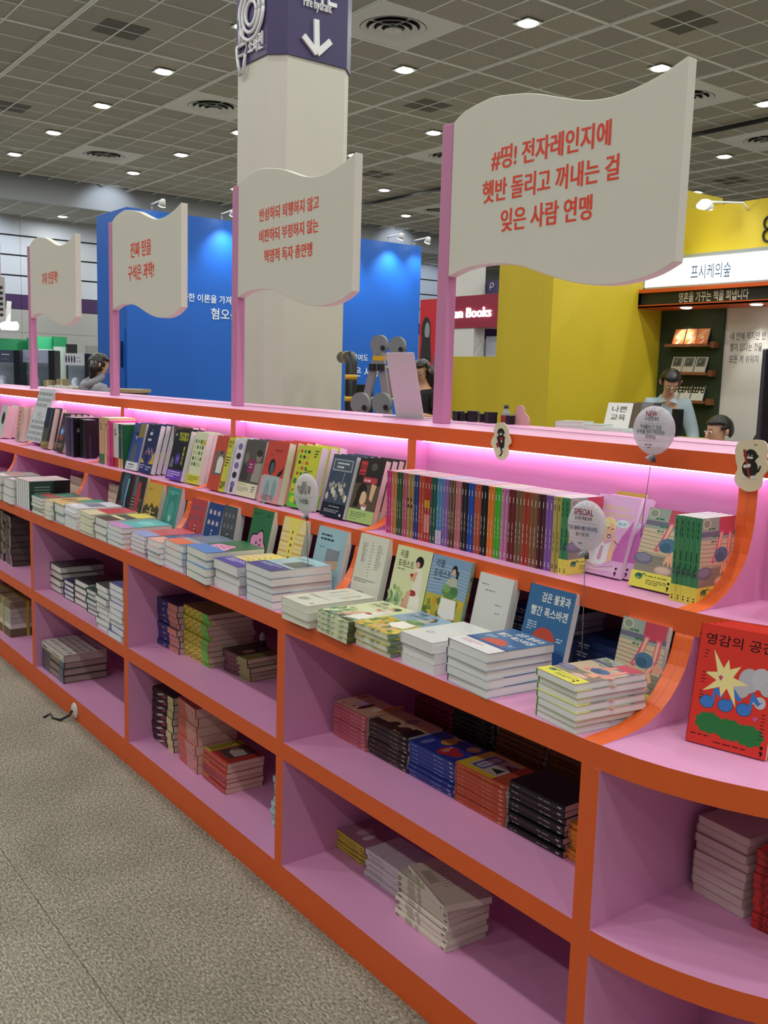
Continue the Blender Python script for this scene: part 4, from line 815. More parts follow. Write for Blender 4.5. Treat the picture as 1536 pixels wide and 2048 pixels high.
# ---- ledge, stacks along the front
LG = 'of ledge stack'
stack('feet', -.165, .012, At, 7, LG, total=.106, rot=-7)
stack('fox_band', -.453, .008, At, 5, LG, total=.105, rot=-5)
stack('white_stamp', -.630, .008, At, 3, LG, total=.081)
stack('comic_b', -.832, .006, At, 4, LG, total=.061); stack('comic_a', -.992, -.008, At, 4, LG, total=.060)
stack('numerals', -1.160, -.022, At, 3, LG, total=.066, rot=-1)
stack('pale_blue_band', -1.430, .006, At, 5, LG, total=.119)
stack('yellow_band', -1.655, .010, At, 3, LG, total=.094)
stack('green_band', -1.850, .000, At, 4, LG, total=.109, rot=-4)
stack('grey_orange', -2.062, .014, At, 4, LG, total=.097, rot=-3)
stack('navy_pink', -2.180, -.003, At, 4, LG, total=.084)
stack('red_lilac', -2.364, .008, At, 5, LG, total=.080)
stack('teal_pink', -2.597, .004, At, 4, LG, total=.084)
stack('dark_yellow', -2.736, .0, At, 3, LG, total=.092)
stack('red_plain', -2.897, -.004, At, 6, LG, total=.098)
stack('lilac_stripe', -3.112, .002, At, 5, LG, total=.097)
stack('thick_teal', -3.272, .009, At, 2, LG, total=.090)
stack('ochre_slim', -3.368, -.004, At, 4, LG, total=.090)
stack('red_collage', -3.589, .003, At, 5, LG, total=.086)
for i in range(6):
    bk = BOOKS['standing_dark']
    M = Matrix.Translation((-3.862+i*.0362, .008, At+bk.W+.0005)) @ basis_m(*[Vector(v) for v in ORI['U']], (0, 0, 0))
    bk.place(M, uniq('dark green paperback set on its edge on the ledge, %s from left' % ['first', 'second', 'third', 'fourth', 'fifth', 'sixth'][i]), 'dark paperbacks set on edge on the ledge')
stack('plain_cream', -4.068, .0, At, 3, LG, total=.123)
Book('grey_photo_flat', 'grey white paperback with a smeared photo', .19, .21, .04, '#8a8a88', '#6a6a6a', art=[('e', .4, .5, .3, .2, '#a85c54'), ('r', .1, .1, .9, .25, '#c8c8c8')], page='#d8d8c4')
stack('grey_photo_flat', -4.29, .0, At, 3, LG, total=.125)
stack('red_collage', -4.50, .0, At, 6, 'of the leftmost ledge stack', total=.11)
Book('bulk_cream', 'cream paged paperback under the upper tier', .14, .20, .03, '#8c8a78', '#d8ccb0', page='#d8d0b4')
stack('bulk_cream', -3.42+.0, .33, At, 4, 'inside, right bay', total=.15, ori='S')
stack('bulk_cream', -4.02, .34, At, 3, 'inside, left bay', total=.13, ori='S')
Book('bulk_navy', 'navy and white spined paperback', .15, .195, .022, '#28427c', '#23365e', spine_art=[('l', .1, .3, .3, 2, .35, '#c8ccd8')])
stack('bulk_navy', -.36, .34, At, 4, 'under the upper tier', ori='S', total=.085)
stack('bulk_navy', -.58, .33, At, 6, 'behind the white standing book', ori='S', total=.13)
# ---- cupboard compartments
def smark(c, txt): return [('l', .06, .4, .20, 1, .25, txt), ('l', .55, .4, .82, 1, .25, txt)]+semi_spine(c, .90)
Book('pk', 'pink spined paperback with a cooking drawing', .128, .172, .012, '#d8b08c', '#c0606c', art=[('e', .5, .62, .22, .12, '#c8a0b8'), ('e', .42, .45, .26, .07, '#4c1c20'), ('r', .6, .86, .9, .94, '#c0683c'), ('e', .8, .1, .4, .1, '#c88440'), ('e', .15, .85, .05, .03, '#a85430'), ('e', .22, .6, .05, .03, '#8c3c28'), ('e', .5, .2, .18, .06, '#e0d8c0')], spine_art=smark('#f4e4e4', '#e8c4c4'), page='#b8a48c')
Book('bn', 'dark brown spined paperback with a drip cover', .128, .182, .013, '#b89c74', '#2a1a18', art=[('r', 0, .4, .25, 1, '#3c241c'), ('e', .25, .6, .2, .1, '#3c241c'), ('e', .22, .3, .2, .12, '#3c241c'), ('e', .7, .5, .2, .1, '#8c6c6c'), ('r', .0, .0, .5, .22, '#120e0e')], spine_art=smark('#e8e0d0', '#a89888'))
Book('bl', 'blue spined paperback with a red pear drawing', .128, .193, .0125, '#1e3c9c', '#1e3c94', art=[('e', .30, .38, .26, .13, '#b42c30'), ('p', [(.12, .3), (.5, .3), (.42, .12), (.2, .12)], '#b42c30'), ('e', .66, .62, .2, .11, '#c89c3c'), ('p', [(.8, .66), (.98, .76), (.96, .5)], '#c89c3c'), ('e', .8, .2, .16, .1, '#c8b880'), ('e', .3, .82, .2, .06, '#6c7cc0'), ('l', .2, .42, .5, 2, .05, '#f0e0d0')], spine_art=smark('#e8ecf4', '#a8b8e0'))
Book('or', 'orange spined paperback with a rice ball drawing', .128, .189, .012, '#d8c030', '#c0502c', art=[('r', 0, 0, 1, .3, '#b8502c'), ('r', .16, .30, .92, .86, '#b8b4a8'), ('r', .2, .60, .88, .82, '#34407c'), ('r', .24, .64, .84, .78, '#b8b4c0'), ('l', .3, .70, .78, 1, .06, '#28305c'), ('p', [(.25, .36), (.5, .36), (.38, .56)], '#16140e'), ('p', [(.55, .30), (.82, .30), (.70, .52)], '#16140e'), ('p', [(.62, .32), (.78, .32), (.70, .44)], '#a82c28')], spine_art=smark('#f4e8dc', '#e0a888')+[('e', .03, .5, .01, .16, '#141010')])
Book('bk', 'black spined paperback with faint lines', .134, .182, .0156, '#0c0b0d', '#100d10', art=[('l', .2, .8-.05*i, .85, 1, .02, '#26242a') for i in range(10)], spine_art=smark('#e8e8e8', '#b8b4b4'), page='#b89c94')
Book('am', 'amber orange spined paperback', .128, .185, .011, '#e08428', '#e08428', spine_art=smark('#f0d8b0', '#f0b060')+[('e', .03, .5, .01, .16, '#141010')])
SM = 'of middle shelf stack'
stack('pk', -1.155, .165, Mt, 9, SM, 'S', .107, 0, .002, .5); stack('bn', -.975, .172, Mt, 8, SM, 'S', .104, 0, .003, .5)
stack('bl', -.789, .174, Mt, 8, SM, 'S', .100, 0, .003, .6); stack('or', -.591, .172, Mt, 9, SM, 'S', .106, 0, .002, .6)
stack('bk', -.395, .177, Mt, 8, SM, 'S', .125, 0, .004, .7); stack('am', -.208, .19, Mt, 7, SM, 'S', .085, 0, .004, .7)
Book('cr', 'crimson spined paperback', .128, .185, .014, '#7c1c30', '#7c1c30', spine_art=smark('#d88', '#b46')); Book('gn', 'blackish green spined paperback with gold line', .128, .182, .014, '#122018', '#122018', spine_art=[('r', 0, .1, 1, .2, '#7c7040')]+smark('#c8d0c0', '#8a9484'))
Book('bw', 'dark amber spined paperback', .128, .18, .014, '#7c4a18', '#7c4a18', spine_art=smark('#c8a050', '#b08038'))
SB = 'of rear stack'
stack('cr', -1.045, .40, Mt, 8, SB, 'S', .112, 0); stack('gn', -.862, .40, Mt, 9, SB, 'S', .128, 0); stack('bw', -.676, .40, Mt, 9, SB, 'S', .13, 0); stack('bw', -.488, .41, Mt, 8, 'of the right rear stack on the middle shelf', 'S', .12, 0)
SL = 'of bottom shelf stack'
Book('ye', 'yellow spined paperback with a mauve cover', .126, .154, .0126, '#a4748c', '#c8b43c', art=[('e', .5, .55, .25, .12, '#c8a8a8'), ('e', .4, .3, .2, .08, '#d8c8d0')], spine_art=smark('#222', '#7c7030'), page='#c8b8b0')
Book('wb', 'shrink wrapped white paperback with faint type', .128, .170, .017, '#c8bfc4', '#d0c8cc', art=[('l', .1, .6, .7, 1, .03, '#8a8088')], spine_art=[('l', .1, .4, .8, 1, .3, '#8a8088')])
stack('ye', -1.185, .207, Lt, 5, SL, 'S', .063, 0); stack('wb', -.99, .182, Lt, 5, SL, 'S', .085, -1, .006, 2)
Book('nm', 'cream spined paperback with grey figures in type', .142, .226, .019, '#cfc8b4', '#dcd5c2', art=[('l', .3, .8-.06*i, .8, 1, .03, '#9a9482') for i in range(8)]+[('r', .1, .5, .3, .8, '#aaa38f')], spine_art=[('l', .02, .2, .12, 2, .4, '#4c483c'), ('r', .22, .15, .36, .85, '#b8ae98'), ('r', .42, .15, .48, .85, '#b8ae98')]+semi_spine('#1c1a16', .93), page='#d8cbb8')
stack('nm', -.768, .130, Lt, 7, SL, 'S', .131, -2, .004, .8)
bk = BOOKS['nm']; M = Matrix.Translation((-.745, .150, Lt+.1315)) @ Matrix.Rotation(math.radians(-15), 4, 'Z') @ Matrix.Translation((bk.H, 0, 0)) @ basis_m(*[Vector(v) for v in ORI['S']], (0, 0, 0))
bk.place(M, uniq('cream paperback lying askew on top of the bottom shelf stack'))
# bay 1
Book('nv', 'navy spined paperback with a peach foot', .138, .198, .0243, '#161a3c', '#26306c', spine_art=[('r', .56, .0, 1, 1, '#c87c5c'), ('r', .56, .0, 1, .5, '#c8868c'), ('l', .3, .35, .5, 1, .3, '#c8ccd8')], page='#c0a89c')
stack('nv', -2.382, .128, Mt, 8, SM, 'S', .194, 0, .004)
Book('yl', 'yellow spined paperback with a green foot', .19, .214, .0204, '#8a8434', '#d0bf3a', art=[('e', .2+.2*(i % 4), .2+.2*(i//4), .05, .04, '#5c5c24') for i in range(16)], spine_art=[('r', .74, 0, 1, 1, '#5cb438')]+[('e', .08+.1*i, .5+.15*((i % 2)*2-1), .025, .15, '#6c5c20') for i in range(7)], page='#b8a898')
stack('yl', -2.172, .15, Mt, 10, SM, 'S', .204, -1, .005)
Book('dg', 'maroon and olive spined paperback with a jagged seam', .145, .185, .0174, '#241a14', '#542630', art=[('e', .4, .5, .18, .08, '#8c5c50'), ('r', 0, 0, 1, .3, '#6c6c34')], spine_art=[('p', [(.55, 0), (1, 0), (1, 1), (.68, 1)], '#8c8c4c'), ('l', .1, .3, .5, 2, .35, '#8c5c5c')], page='#b0a488')
stack('dg', -1.918, .185, Mt, 5, SM, 'S', .087, 2, .006, 2); stack('dg', -1.72, .38, Mt, 9, 'of rear stack', 'S', .16, 0, .006, 2)
Book('sk', 'black spined paperback with large cream script', .13, .195, .0279, '#2a1c20', '#1c1216', spine_art=[('p', [(.2, .2), (.34, .2), (.62, .8), (.48, .8)], '#c8b8ac'), ('p', [(.42, .15), (.56, .15), (.7, .6), (.6, .7)], '#8c3c3c'), ('r', .74, 0, 1, 1, '#d0c48c')], page='#b8a894')
stack('sk', -2.364, .098, Lt, 8, SL, 'S', .223, 0, .004)
Book('co', 'coral and blush spined thick paperback', .165, .170, .0361, '#c0645c', '#c05848', spine_art=[('p', [(.5, 0), (1, 0), (1, 1), (.42, 1)], '#c88880'), ('l', .85, .4, .95, 1, .3, '#5c2c28')], page='#c8a89c')
stack('co', -2.105, .092, Lt, 7, SL, 'S', .253, -2, .004)
BOOKS['page_boy2'] = Book('page_boy2', 'red paperback with portrait photo and yellow strip', .152, .188, .0188, '#b03a2c', '#b8483c', art=[('r', .2, .2, .95, .70, '#4c3c38'), ('p', [(.35, .24), (.7, .24), (.74, .5), (.5, .62), (.38, .52)], '#c0b0a4'), ('e', .6, .6, .1, .07, '#8c6a58'), ('r', 0, .74, 1, 1, '#b0a834'), ('l', .1, .94, .9, 4, .04, '#3c3a18')], spine_art=[('l', .04, .2, .94, 3, .28, '#8c2c24')], page='#c8a89c')
stack('page_boy2', -1.909, .098, Lt, 6, SL, 'S', .113, -1, .004)
Book('lbl', 'light blue spined paperback', .14, .20, .0215, '#a8c8cc', '#a8c8cc', spine_art=[('l', .1, .3, .5, 2, .3, '#5c7c80'), ('r', .2, .2, .3, .8, '#4c6c70')])
stack('lbl', -1.425, .11, Lt, 8, SL, 'S', .172, -3, .008, 3)
# bay 2
Book('hb', 'hardback with a navy spine and dark red cover', .160, .222, .034, '#38141c', '#201c3c', art=[('r', 0, 0, 1, .3, '#44504c'), ('l', .4, .6, .8, 1, .04, '#6c4c4c')], page='#d8cfc4', hard=True)
stack('hb', -3.582, .082, Mt, 4, SM, 'A', .136, 0, .004)
Book('hs', 'small hardback with a deep blue case', .13, .19, .023, '#20205c', '#181840', art=[('r', .3, .5, .7, .8, '#c8c030')], page='#dcd4d0', hard=True)
stack('hs', -3.362, .076, Mt, 4, SM, 'A', .092, 0, .003)
Book('hd', 'hardback with a green and maroon case', .170, .21, .030, '#3c1418', '#1c1c1c', art=[('r', 0, 0, 1, .4, '#20302c'), ('l', .4, .7, .8, 2, .05, '#7c3c3c')], page='#d8d4c8', hard=True)
stack('hd', -3.226, .08, Mt, 4, SM, 'A', .121, 0, .003)
Book('hg', 'hardback with a green edged case', .125, .19, .0226, '#3c5c4c', '#2c4c3c', page='#dcdad0', hard=True)
stack('hg', -3.03, .066, Mt, 5, SM, 'A', .113, 0, .004)
Book('wv', 'white paged paperback with a violet cover', .140, .20, .0244, '#6c6ca8', '#6c6ca8', art=[('r', .1, .3, .9, .6, '#4c4c50')], page='#e4e4d6'); Book('wg', 'white paged paperback with a grey cover', .140, .20, .0244, '#545448', '#545448', page='#e4e4d6')
stack('wg', -2.745, .006, Mt, 8, SM, 'A', .195, -1, .008, 3); stack('wv', -2.592, .006, Mt, 9, SM, 'A', .226, -1, .008, 2.5)
Book('lg', 'large hardback with a pale case and rows of stones', .215, .322, .036, '#c8c4b8', '#ccc8bc', art=[('e', .18+.16*(i % 5), .08+.1*(i//5), .05, .02, ['#3c3c38', '#6c6860', '#8c887c'][i % 3]) for i in range(45)], spine_art=[('l', .05, .3, .3, 1, .5, '#3c3c3c'), ('l', .5, .3, .9, 1, .3, '#5c5c58')], page='#a89c90', hard=True)
Book('lg2', 'large hardback with a dark landscape spine', .215, .322, .034, '#3c3434', '#5c4c44', spine_art=[('r', .0, .0, .4, .5, '#3c4c64'), ('r', .4, .3, .8, 1, '#8c7868'), ('r', .8, 0, 1, 1, '#4c6474')], page='#94847c', hard=True)
stack('lg2', -3.562, .03, Lt, 3, SL, 'S', .104, 0, .004, .6); stack('lg', -3.556, .028, Lt+.1042, 1, 'topping the bottom shelf stack', 'S', .036, 0, .002, .3)
# bay 3
Book('dk', 'dark spined paperback with silver lettering', .16, .19, .036, '#2c2428', '#352a30', spine_art=[('l', .08, .2, .5, 3, .25, '#a8a0a4'), ('r', .78, 0, .98, 1, '#8c7c58')], page='#4c4440')
stack('dk', -4.80+.0, .06, Mt, 7, 'of leftmost cupboard stack', 'S', .25, 0, .004); stack('dk', -4.59, .09, Mt, 8, 'of middle cupboard stack', 'S', .285, 0, .004)
stack('dk', -4.39, .09, Mt, 8, 'of right cupboard stack', 'S', .28, -4, .006)
Book('inspire', 'red paperback with yellow burst and blue notes', .158, .238, .015, '#dc3a2e', '#c8322a', art=[
    ('e', .68, .60, .13, .10, '#b9b9bd'), ('e', .82, .63, .12, .09, '#c2c2c6'), ('e', .90, .56, .08, .06, '#bcbcc0'), ('e', .60, .52, .10, .07, '#b9b9bd'), ('e', .84, .44, .07, .05, '#c2c2c6'), ('e', .76, .45, .04, .03, '#c2c2c6'),
    ] + [q for i in range(3) for q in (('e', .20+.23*i, .36, .095, .055, '#2c4460'), ('e', .20+.23*i, .36, .088, .050, '#3f7cc8'), ('p', [(.25+.23*i, .37), (.29+.23*i, .37), (.30+.23*i, .50), (.27+.23*i, .52)], '#3f7cc8'), ('p', [(.27+.23*i, .52), (.30+.23*i, .50), (.38+.23*i, .44), (.42+.23*i, .46), (.36+.23*i, .41), (.30+.23*i, .44)], '#3f7cc8'))] +
    [('p', [(.20, .80), (.35, .66), (.40, .74), (.43, .66), (.56, .70), (.48, .60), (.68, .56), (.50, .53), (.56, .36), (.42, .50), (.36, .42), (.33, .50), (.12, .44), (.28, .55), (.12, .60), (.28, .62)], '#efe29a'),
     ('p', [(.30, .585), (.33, .60), (.36, .585), (.33, .55)], '#c04c74'), blob(.26, .19, .17, .085, '#2f7a40', 9, .07), blob(.52, .17, .2, .085, '#2f7a40', 10, .07), blob(.76, .16, .18, .085, '#2f7a40', 9, .07), ('p', [(.78, .31), (.82, .33), (.85, .31), (.8, .28)], '#c858a0'),
     ('t', '영감의 공간', .08, .845, .155, '#141414', 'l', .86, .005)] + [('l', .09, .78-.028*i-(.10 if i > 2 else 0)-(.05 if i > 6 else 0), .16, 1, .012, '#141414') for i in range(10)] + [('l', .88, .35-.028*i, .95, 1, .012, '#141414') for i in range(8)] +
    [('l', .05, .075, .5, 1, .016, '#141414'), ('l', .35, .04, .85, 1, .016, '#141414'), ('semi', .93, .05, .04, '#141414')], spine_art=[('t', '영감의 공간', .06, .2, .058, '#141414', 'l', .3, .0), ('semi', .93, .3, .012, '#141414')], page='#dfc0bc')
leaning('inspire', .098, .208, At, 11, 5, 'on end unit', yaw=14, xstep=.004)
rowm = Matrix.Translation((.185, .335, Bt+.0003)) @ Matrix.Rotation(math.radians(20), 4, 'Z') @ basis_m(*[Vector(v) for v in ORI['R']], (0, 0, 0))
BOOKS['inspire'].place(rowm, uniq('red paperback standing on the top tier of the rounded end unit'))
Book('kraft', 'unprinted pale paper bound block', .13, .19, .0168, '#b8a49c', '#b8a49c', page='#c4b4ac')
def free_stack(key, x, y, z, n, rot, where, total, jit=.004):
    bk = BOOKS[key]; rr = random.Random(key+where)
    T = total/n
    for i in range(n):
        M = Matrix.Translation((x+rr.uniform(-jit, jit), y+rr.uniform(-jit, jit), z+i*T+.0002)) @ Matrix.Rotation(math.radians(rot+rr.uniform(-2, 2)), 4, 'Z') @ Matrix.Scale(T/bk.T, 4, Vector((0, 0, 1)))
        bk.place(M, uniq('%s, %s %s' % (bk.desc, ORD[n-1-i], where)), '%s %s' % (bk.desc, where))
free_stack('kraft', .045, .310, Mt, 9, -4, 'in end unit', .175)
stack('inspire', .205, .285, Mt, 10, 'in end unit', 'S', total=.172, rot=4, jit=.003)
Book('orange_obi', 'grey box block with dark labels', .2, .24, .05, '#8c8478', '#7c7468', page='#c8c0b0')
# strapped parcels of books, fourth bay, bottom shelf
for i, (x, n) in enumerate([(-4.42, 4), (-4.70, 4)]):
    t = thing('book_parcel', uniq('kraft wrapped parcel of books with yellow straps, %s on bottom shelf' % ('right one' if i == 0 else 'left one')), 'parcel', (x, .05, Lt))
    b = MB(); b.box(0, 0, 0, .24, .2, .045, rgb('#6c5c48')); b.obj('kraft_base', INK_MATT(), t); b = MB(); b.box(.0, 0, .165, .24, .2, .20, rgb('#8a7860')); b.obj('kraft_cover', INK_MATT(), t)
    b = MB()
    for k in range(4): b.box(.003, .003, .046+.03*k, .236, .197, .074+.03*k, rgb('#b4aea4' if k else '#d8d4cc'))
    b.obj('books', INK_MATT(), t)
    b = MB()
    for yy in (.09,): b.box(-.001, yy, -.0, .241, yy+.014, .2015, rgb('#c8c030'))
    b.box(.10, -.001, -.0, .114, .201, .2015, rgb('#c8c030')); b.obj('strap', mat('yellow_strap', '#c8bc28', .4), t)
# bottle in the second bay
t = thing('marker_bottle', 'small dark green bottle with a pale neck behind the books', 'bottle', (-1.895, .335, Mt))
b = MB(); b.lathe([(.0, 0), (.018, 0), (.018, .09), (.010, .10)], 16); b.obj('body', mat('bottle_green', '#0c2a1e', .3), t)
b = MB(); b.lathe([(.010, .10), (.010, .115), (.004, .13), (0, .13)], 16); b.obj('neck', mat('bottle_white', '#c8c8c0', .4), t)
# ---- clear round sign balloons on sticks
FILM = mat('clear_film', '#e2dde6', .2, alpha=.62, spec=.6)
STICK = mat('stick_grey', '#8a8488', .35, metal=.4)
KNOT = mat('knot_dark', '#4a4440', .5)
def balloon(label, base, ctr, rx, rz, yaw, shapes, disc=False, alpha=1):
    t = thing('balloon_sign', label, 'sign', base, (0, 0, yaw)); R_ = Matrix.Rotation(-yaw, 3, 'Z')
    c = R_ @ (Vector(ctr)-Vector(base))
    b = MB(); b.tube([(0, 0, .002), (c.x*.5, c.y*.5, c.z*.5), (c.x, c.y, c.z-rz*.98)], .0011, 6); b.obj('stick', STICK, t)
    if disc: b = MB(); b.lathe([(.0, .007), (.016, .007), (.021, .004), (.022, 0), (0, 0)], 24); b.obj('foot', mat('foot_grey', '#8c8c94', .3), t)
    b = MB(); n = 28; m = 6
    vs, fs = [], []
    for i in range(m+1):
        r = math.sin(i/m*PI/2); yq = -.016*math.cos(i/m*PI/2)
        for k in range(n):
            a = 2*PI*k/n; ex = 1+.06*max(0, -math.sin(a)) ; vs.append((c.x+rx*r*math.cos(a), c.y+yq, c.z+rz*r*math.sin(a)*ex))
    for i in range(m):
        for k in range(n): fs.append((i*n+k, i*n+(k+1) % n, (i+1)*n+(k+1) % n, (i+1)*n+k))
    b.mesh(vs, fs, smooth=True); b.mesh([(x, 2*c.y-y, z) for x, y, z in vs], [f[::-1] for f in fs], smooth=True)
    b.obj('film', FILM, t, fix=False)
    b = MB(); draw(b, shapes, 1, 1, lambda u, v, w_: (c.x+(u-.5)*2*rx, c.y-.0175-w_*.3, c.z+(v-.5)*2*rz)); b.obj('print', ink('balloon_print', .5), t)
    b = MB(); zb = c.z-rz*1.04
    b.tube([(c.x, c.y, zb+.006), (c.x, c.y, zb-.008)], [.004, .007], 8); b.tube([(c.x, c.y, zb), (c.x-.012, c.y-.004, zb-.012)], [.003, .005], 6); b.tube([(c.x, c.y, zb), (c.x-.004, c.y+.004, zb-.014)], [.003, .004], 6)
    b.obj('knot', mat('film_knot', '#b8bcc4', .3), t)
    b = MB(); b.tube([(c.x+.004, c.y, zb-.004), (c.x+.005, c.y, zb-.018)], .005, 8); b.obj('valve', KNOT, t)
    return t
def tline(y, s_, sz, c, wd): return ('t', s_, .5, y, sz, c, 'c', wd, .02)
balloon('clear round balloon sign reading SPECIAL before the pink book', (-.188, .172, At+.106+.0), (-.195, .172, 1.283), .047, .055, .22,
    [tline(.72, 'SPECIAL', .17, '#8a1c30', .50), tline(.62, '도서전 특별 판매', .08, '#141418', .44), ('r', .16, .56, .84, .565, '#6c646c'), tline(.42, '『검은 불꽃과 빨간 폭스바겐』', .09, '#1c2050', .78), tline(.30, '출시 기념 굿즈', .08, '#24283c', .34), ('r', .18, .24, .8, .245, '#7c747c'), ('l', .4, .14, .6, 1, .04, '#444a52')])
balloon('clear round balloon sign reading NEW above the shelf top', (-.276, .455, Bt), (-.2227, .42, 1.489), .053, .056, .22,
    [tline(.78, 'NEW', .16, '#8a1c30', .27), tline(.70, '도서전 첫 공개', .08, '#141418', .32), ('r', .22, .635, .86, .64, '#6c646c'), tline(.52, '『여름이 긴 것은', .1, '#28484c', .50), tline(.42, '수박을 많이 먹으라는', .1, '#28484c', .66), tline(.32, '것이다』', .1, '#28484c', .24), ('r', .2, .26, .8, .265, '#7c747c'), ('l', .38, .18, .62, 1, .04, '#23262c'), ('l', .44, .13, .56, 1, .03, '#23262c')], disc=True)
balloon('narrow turned balloon sign in front of the lime book', (-1.255, .125, At+.1195), (-1.264, .12, 1.235), .040, .062, .60,
    [tline(.70, '2025', .14, '#23262c', .2), tline(.60, '한국에서 가장', .12, '#23262c', .56), tline(.50, '아름다운 책', .12, '#23262c', .46), ('r', .15, .42, .85, .425, '#7c747c'), tline(.27, '『사전들』', .13, '#23262c', .4)])
# ---- cream card cut-outs with an otter, fixed on the beam
def otter_card(label, cx, cz, W, H, yaw, kind):
    t = thing('card_cutout', label, 'sticker', (cx, yT-.006, cz), (0, 0, yaw))
    if kind == 0: out = [(-.30, .36), (-.24, .46), (-.02, .5), (.14, .47), (.28, .36), (.30, .2), (.36, .12), (.42, 0), (.30, -.1), (.34, -.22), (.28, -.38), (.12, -.48), (-.04, -.48), (-.18, -.40), (-.28, -.24), (-.40, -.12), (-.42, .0), (-.30, .16), (-.34, .26)]
    else: out = [(-.40, .28), (-.34, .42), (-.14, .48), (.2, .5), (.36, .46), (.42, .34), (.40, .18), (.46, .05), (.44, -.06), (.36, -.14), (.34, -.3), (.22, -.42), (.0, -.46), (-.22, -.40), (-.36, -.28), (-.34, -.14), (-.30, -.05), (-.36, .08)]
    out = smooth(out+[out[0]], 3)[:-1]
    b = MB(); b.prism([(u*W*1.2, v*H) for u, v in out], 'y', -.004, 0); b.obj('card', mat('cream_card', '#dccfae', .55), t)
    K, Wt, Rd = '#16130f', '#d8d4cc', '#9c1f2a'
    if kind == 0: sh = [('e', .50, .60, .17, .13, K), ('e', .49, .76, .14, .09, K), ('e', .37, .73, .035, .025, K), ('e', .62, .74, .035, .025, K), ('p', [(.36, .62), (.66, .62), (.66, .40), (.52, .30), (.38, .42)], K), ('p', [(.50, .40), (.66, .42), (.62, .22), (.52, .24)], K), ('ln', [(.58, .26), (.56, .18), (.48, .12)], .045, K),
                 ('e', .465, .695, .035, .022, Wt), ('e', .52, .695, .035, .022, Wt), ('e', .46, .735, .012, .008, Wt), ('e', .53, .735, .012, .008, Wt), ('r', .46, .50, .58, .62, Rd), ('e', .54, .51, .025, .03, Wt), ('e', .37, .66, .025, .03, Wt), ('e', .64, .68, .03, .03, Wt), ('p', [(.30, .44), (.38, .48), (.44, .38), (.36, .32)], Rd), ('e', .43, .28, .04, .05, Wt), ('e', .62, .29, .04, .05, Wt), ('l', .66, .6, .76, 1, .03, '#7c7058')]
    else: sh = [('e', .52, .47, .20, .17, K), ('e', .52, .70, .16, .12, K), ('e', .68, .70, .035, .03, K), ('e', .37, .70, .035, .03, K), ('ln', [(.66, .40), (.74, .44), (.78, .52)], .04, K), ('e', .47, .665, .045, .022, Wt), ('e', .54, .665, .045, .022, Wt), ('e', .46, .71, .018, .009, Wt), ('e', .55, .71, .018, .009, Wt),
                ('p', [(.31, .80), (.38, .81), (.54, .34), (.53, .26), (.49, .32)], Rd), ('e', .40, .50, .05, .032, Wt), ('e', .49, .52, .05, .035, Wt), ('e', .38, .30, .07, .03, Wt), ('e', .62, .31, .08, .035, Wt), ('l', .58, .90, .72, 1, .03, '#55483a')]
    b = MB(); draw(b, sh, 1, 1, lambda u, v, w_: ((u-.5)*W*1.2, -.0045-w_*.5, (v-.5)*H)); b.obj('printed_otter', ink('card_print', .5), t)
otter_card('cream card cutout of an otter reading a red book', -.783, 1.421, .080, .108, 0, 0)
otter_card('cream card cutout of an otter holding a red pencil', .004, 1.421, .080, .120, 0, 1)
# ---- cable grommet on the plinth
t = thing('cable_grommet', 'white round cable cover on the orange plinth', 'cable cover', (-3.003, -.001, .045))
b = MB(); b.lathe([(0, .010), (.030, .009), (.036, .004), (.037, 0), (0, 0)], 28); o = b.obj('disc', mat('grommet_white', '#dcdcd4', .35), t); o.rotation_euler = (PI/2, 0, 0)
b = MB(); b.tube([(-.006, -.012, .0), (.0, -.03, -.018), (-.02, -.06, -.038), (-.07, -.08, -.041), (-.13, -.07, -.041), (-.10, -.11, -.041)], .006, 8); b.obj('cable', mat('black_rubber', '#14171a', .4), t)
# ---- things standing on top of the island
bl = Vector((-1.704, .80, Tt)); tl = at(773, 705, x=-1.704)
t = thing('sign_board', 'blank pale pink board leaning on the shelf top', 'board', (-1.704, .80, Tt), (-math.atan2(tl.y-.80, tl.z-Tt), 0, 0))
b = MB(); b.box(0, -.004, 0, .165, 0, (tl-bl).length); bevel(b.obj('panel', mat('pale_pink_board', '#d4c8cc', .4), t), .001)
b = MB(); b.box(-.05, -.03, 0, .17, .04, .004); o = b.obj('base', mat('clear_grey_base', '#a8a4a8', .25), t); o.rotation_euler = (math.atan2(tl.y-.80, tl.z-Tt), 0, 0)
bc_ = mat('black_plastic', '#141416', .35)
for i, (px_, py_, q) in enumerate([(916, 836, .030), (934, 840, .022), (946, 838, .034), (965, 842, .024), (981, 841, .034), (1019, 846, .024), (926, 838, .02)]):
    p = at(px_, py_+5, y=.88+.02*(i % 2))
    o = thing('small_box', uniq('small black box on the shelf top, %s from left' % ['first', 'third', 'fourth', 'fifth', 'sixth', 'seventh', 'second'][i]), 'box', (p.x, p.y, Tt), (0, 0, .3*i), 'small black boxes on the shelf top')
    h_ = max(.03, q*1.15)
    b = MB(); b.box(-q/2, -q/2, 0, q/2, q/2, h_*.75); b.obj('case', bc_, o); b = MB(); b.box(-q/2-.001, -q/2-.001, h_*.75, q/2+.001, q/2+.001, h_); b.obj('lid', bc_, o)
t = thing('bottle', 'small clear bottle with a black cap and red label', 'bottle', tuple(at(1011, 852, y=.90).xy)+(Tt,))
b = MB(); b.lathe([(0, 0), (.016, 0), (.017, .01), (.016, .035), (.008, .05), (.007, .056)], 16); b.obj('glass', mat('bottle_glass', '#c8d0c8', .1, trans=.6), t)
b = MB(); b.lathe([(.0172, .006), (.0175, .03)], 16); b.obj('label', mat('red_label', '#8c2434', .5), t)
b = MB(); b.lathe([(.009, .054), (.009, .066), (0, .066)], 16); b.obj('cap', bc_, t)
t = thing('card_cutout', 'back of a pink rounded card cutout standing on the shelf top', 'card', (at(1040, 850, y=.92).x, .92, Tt))
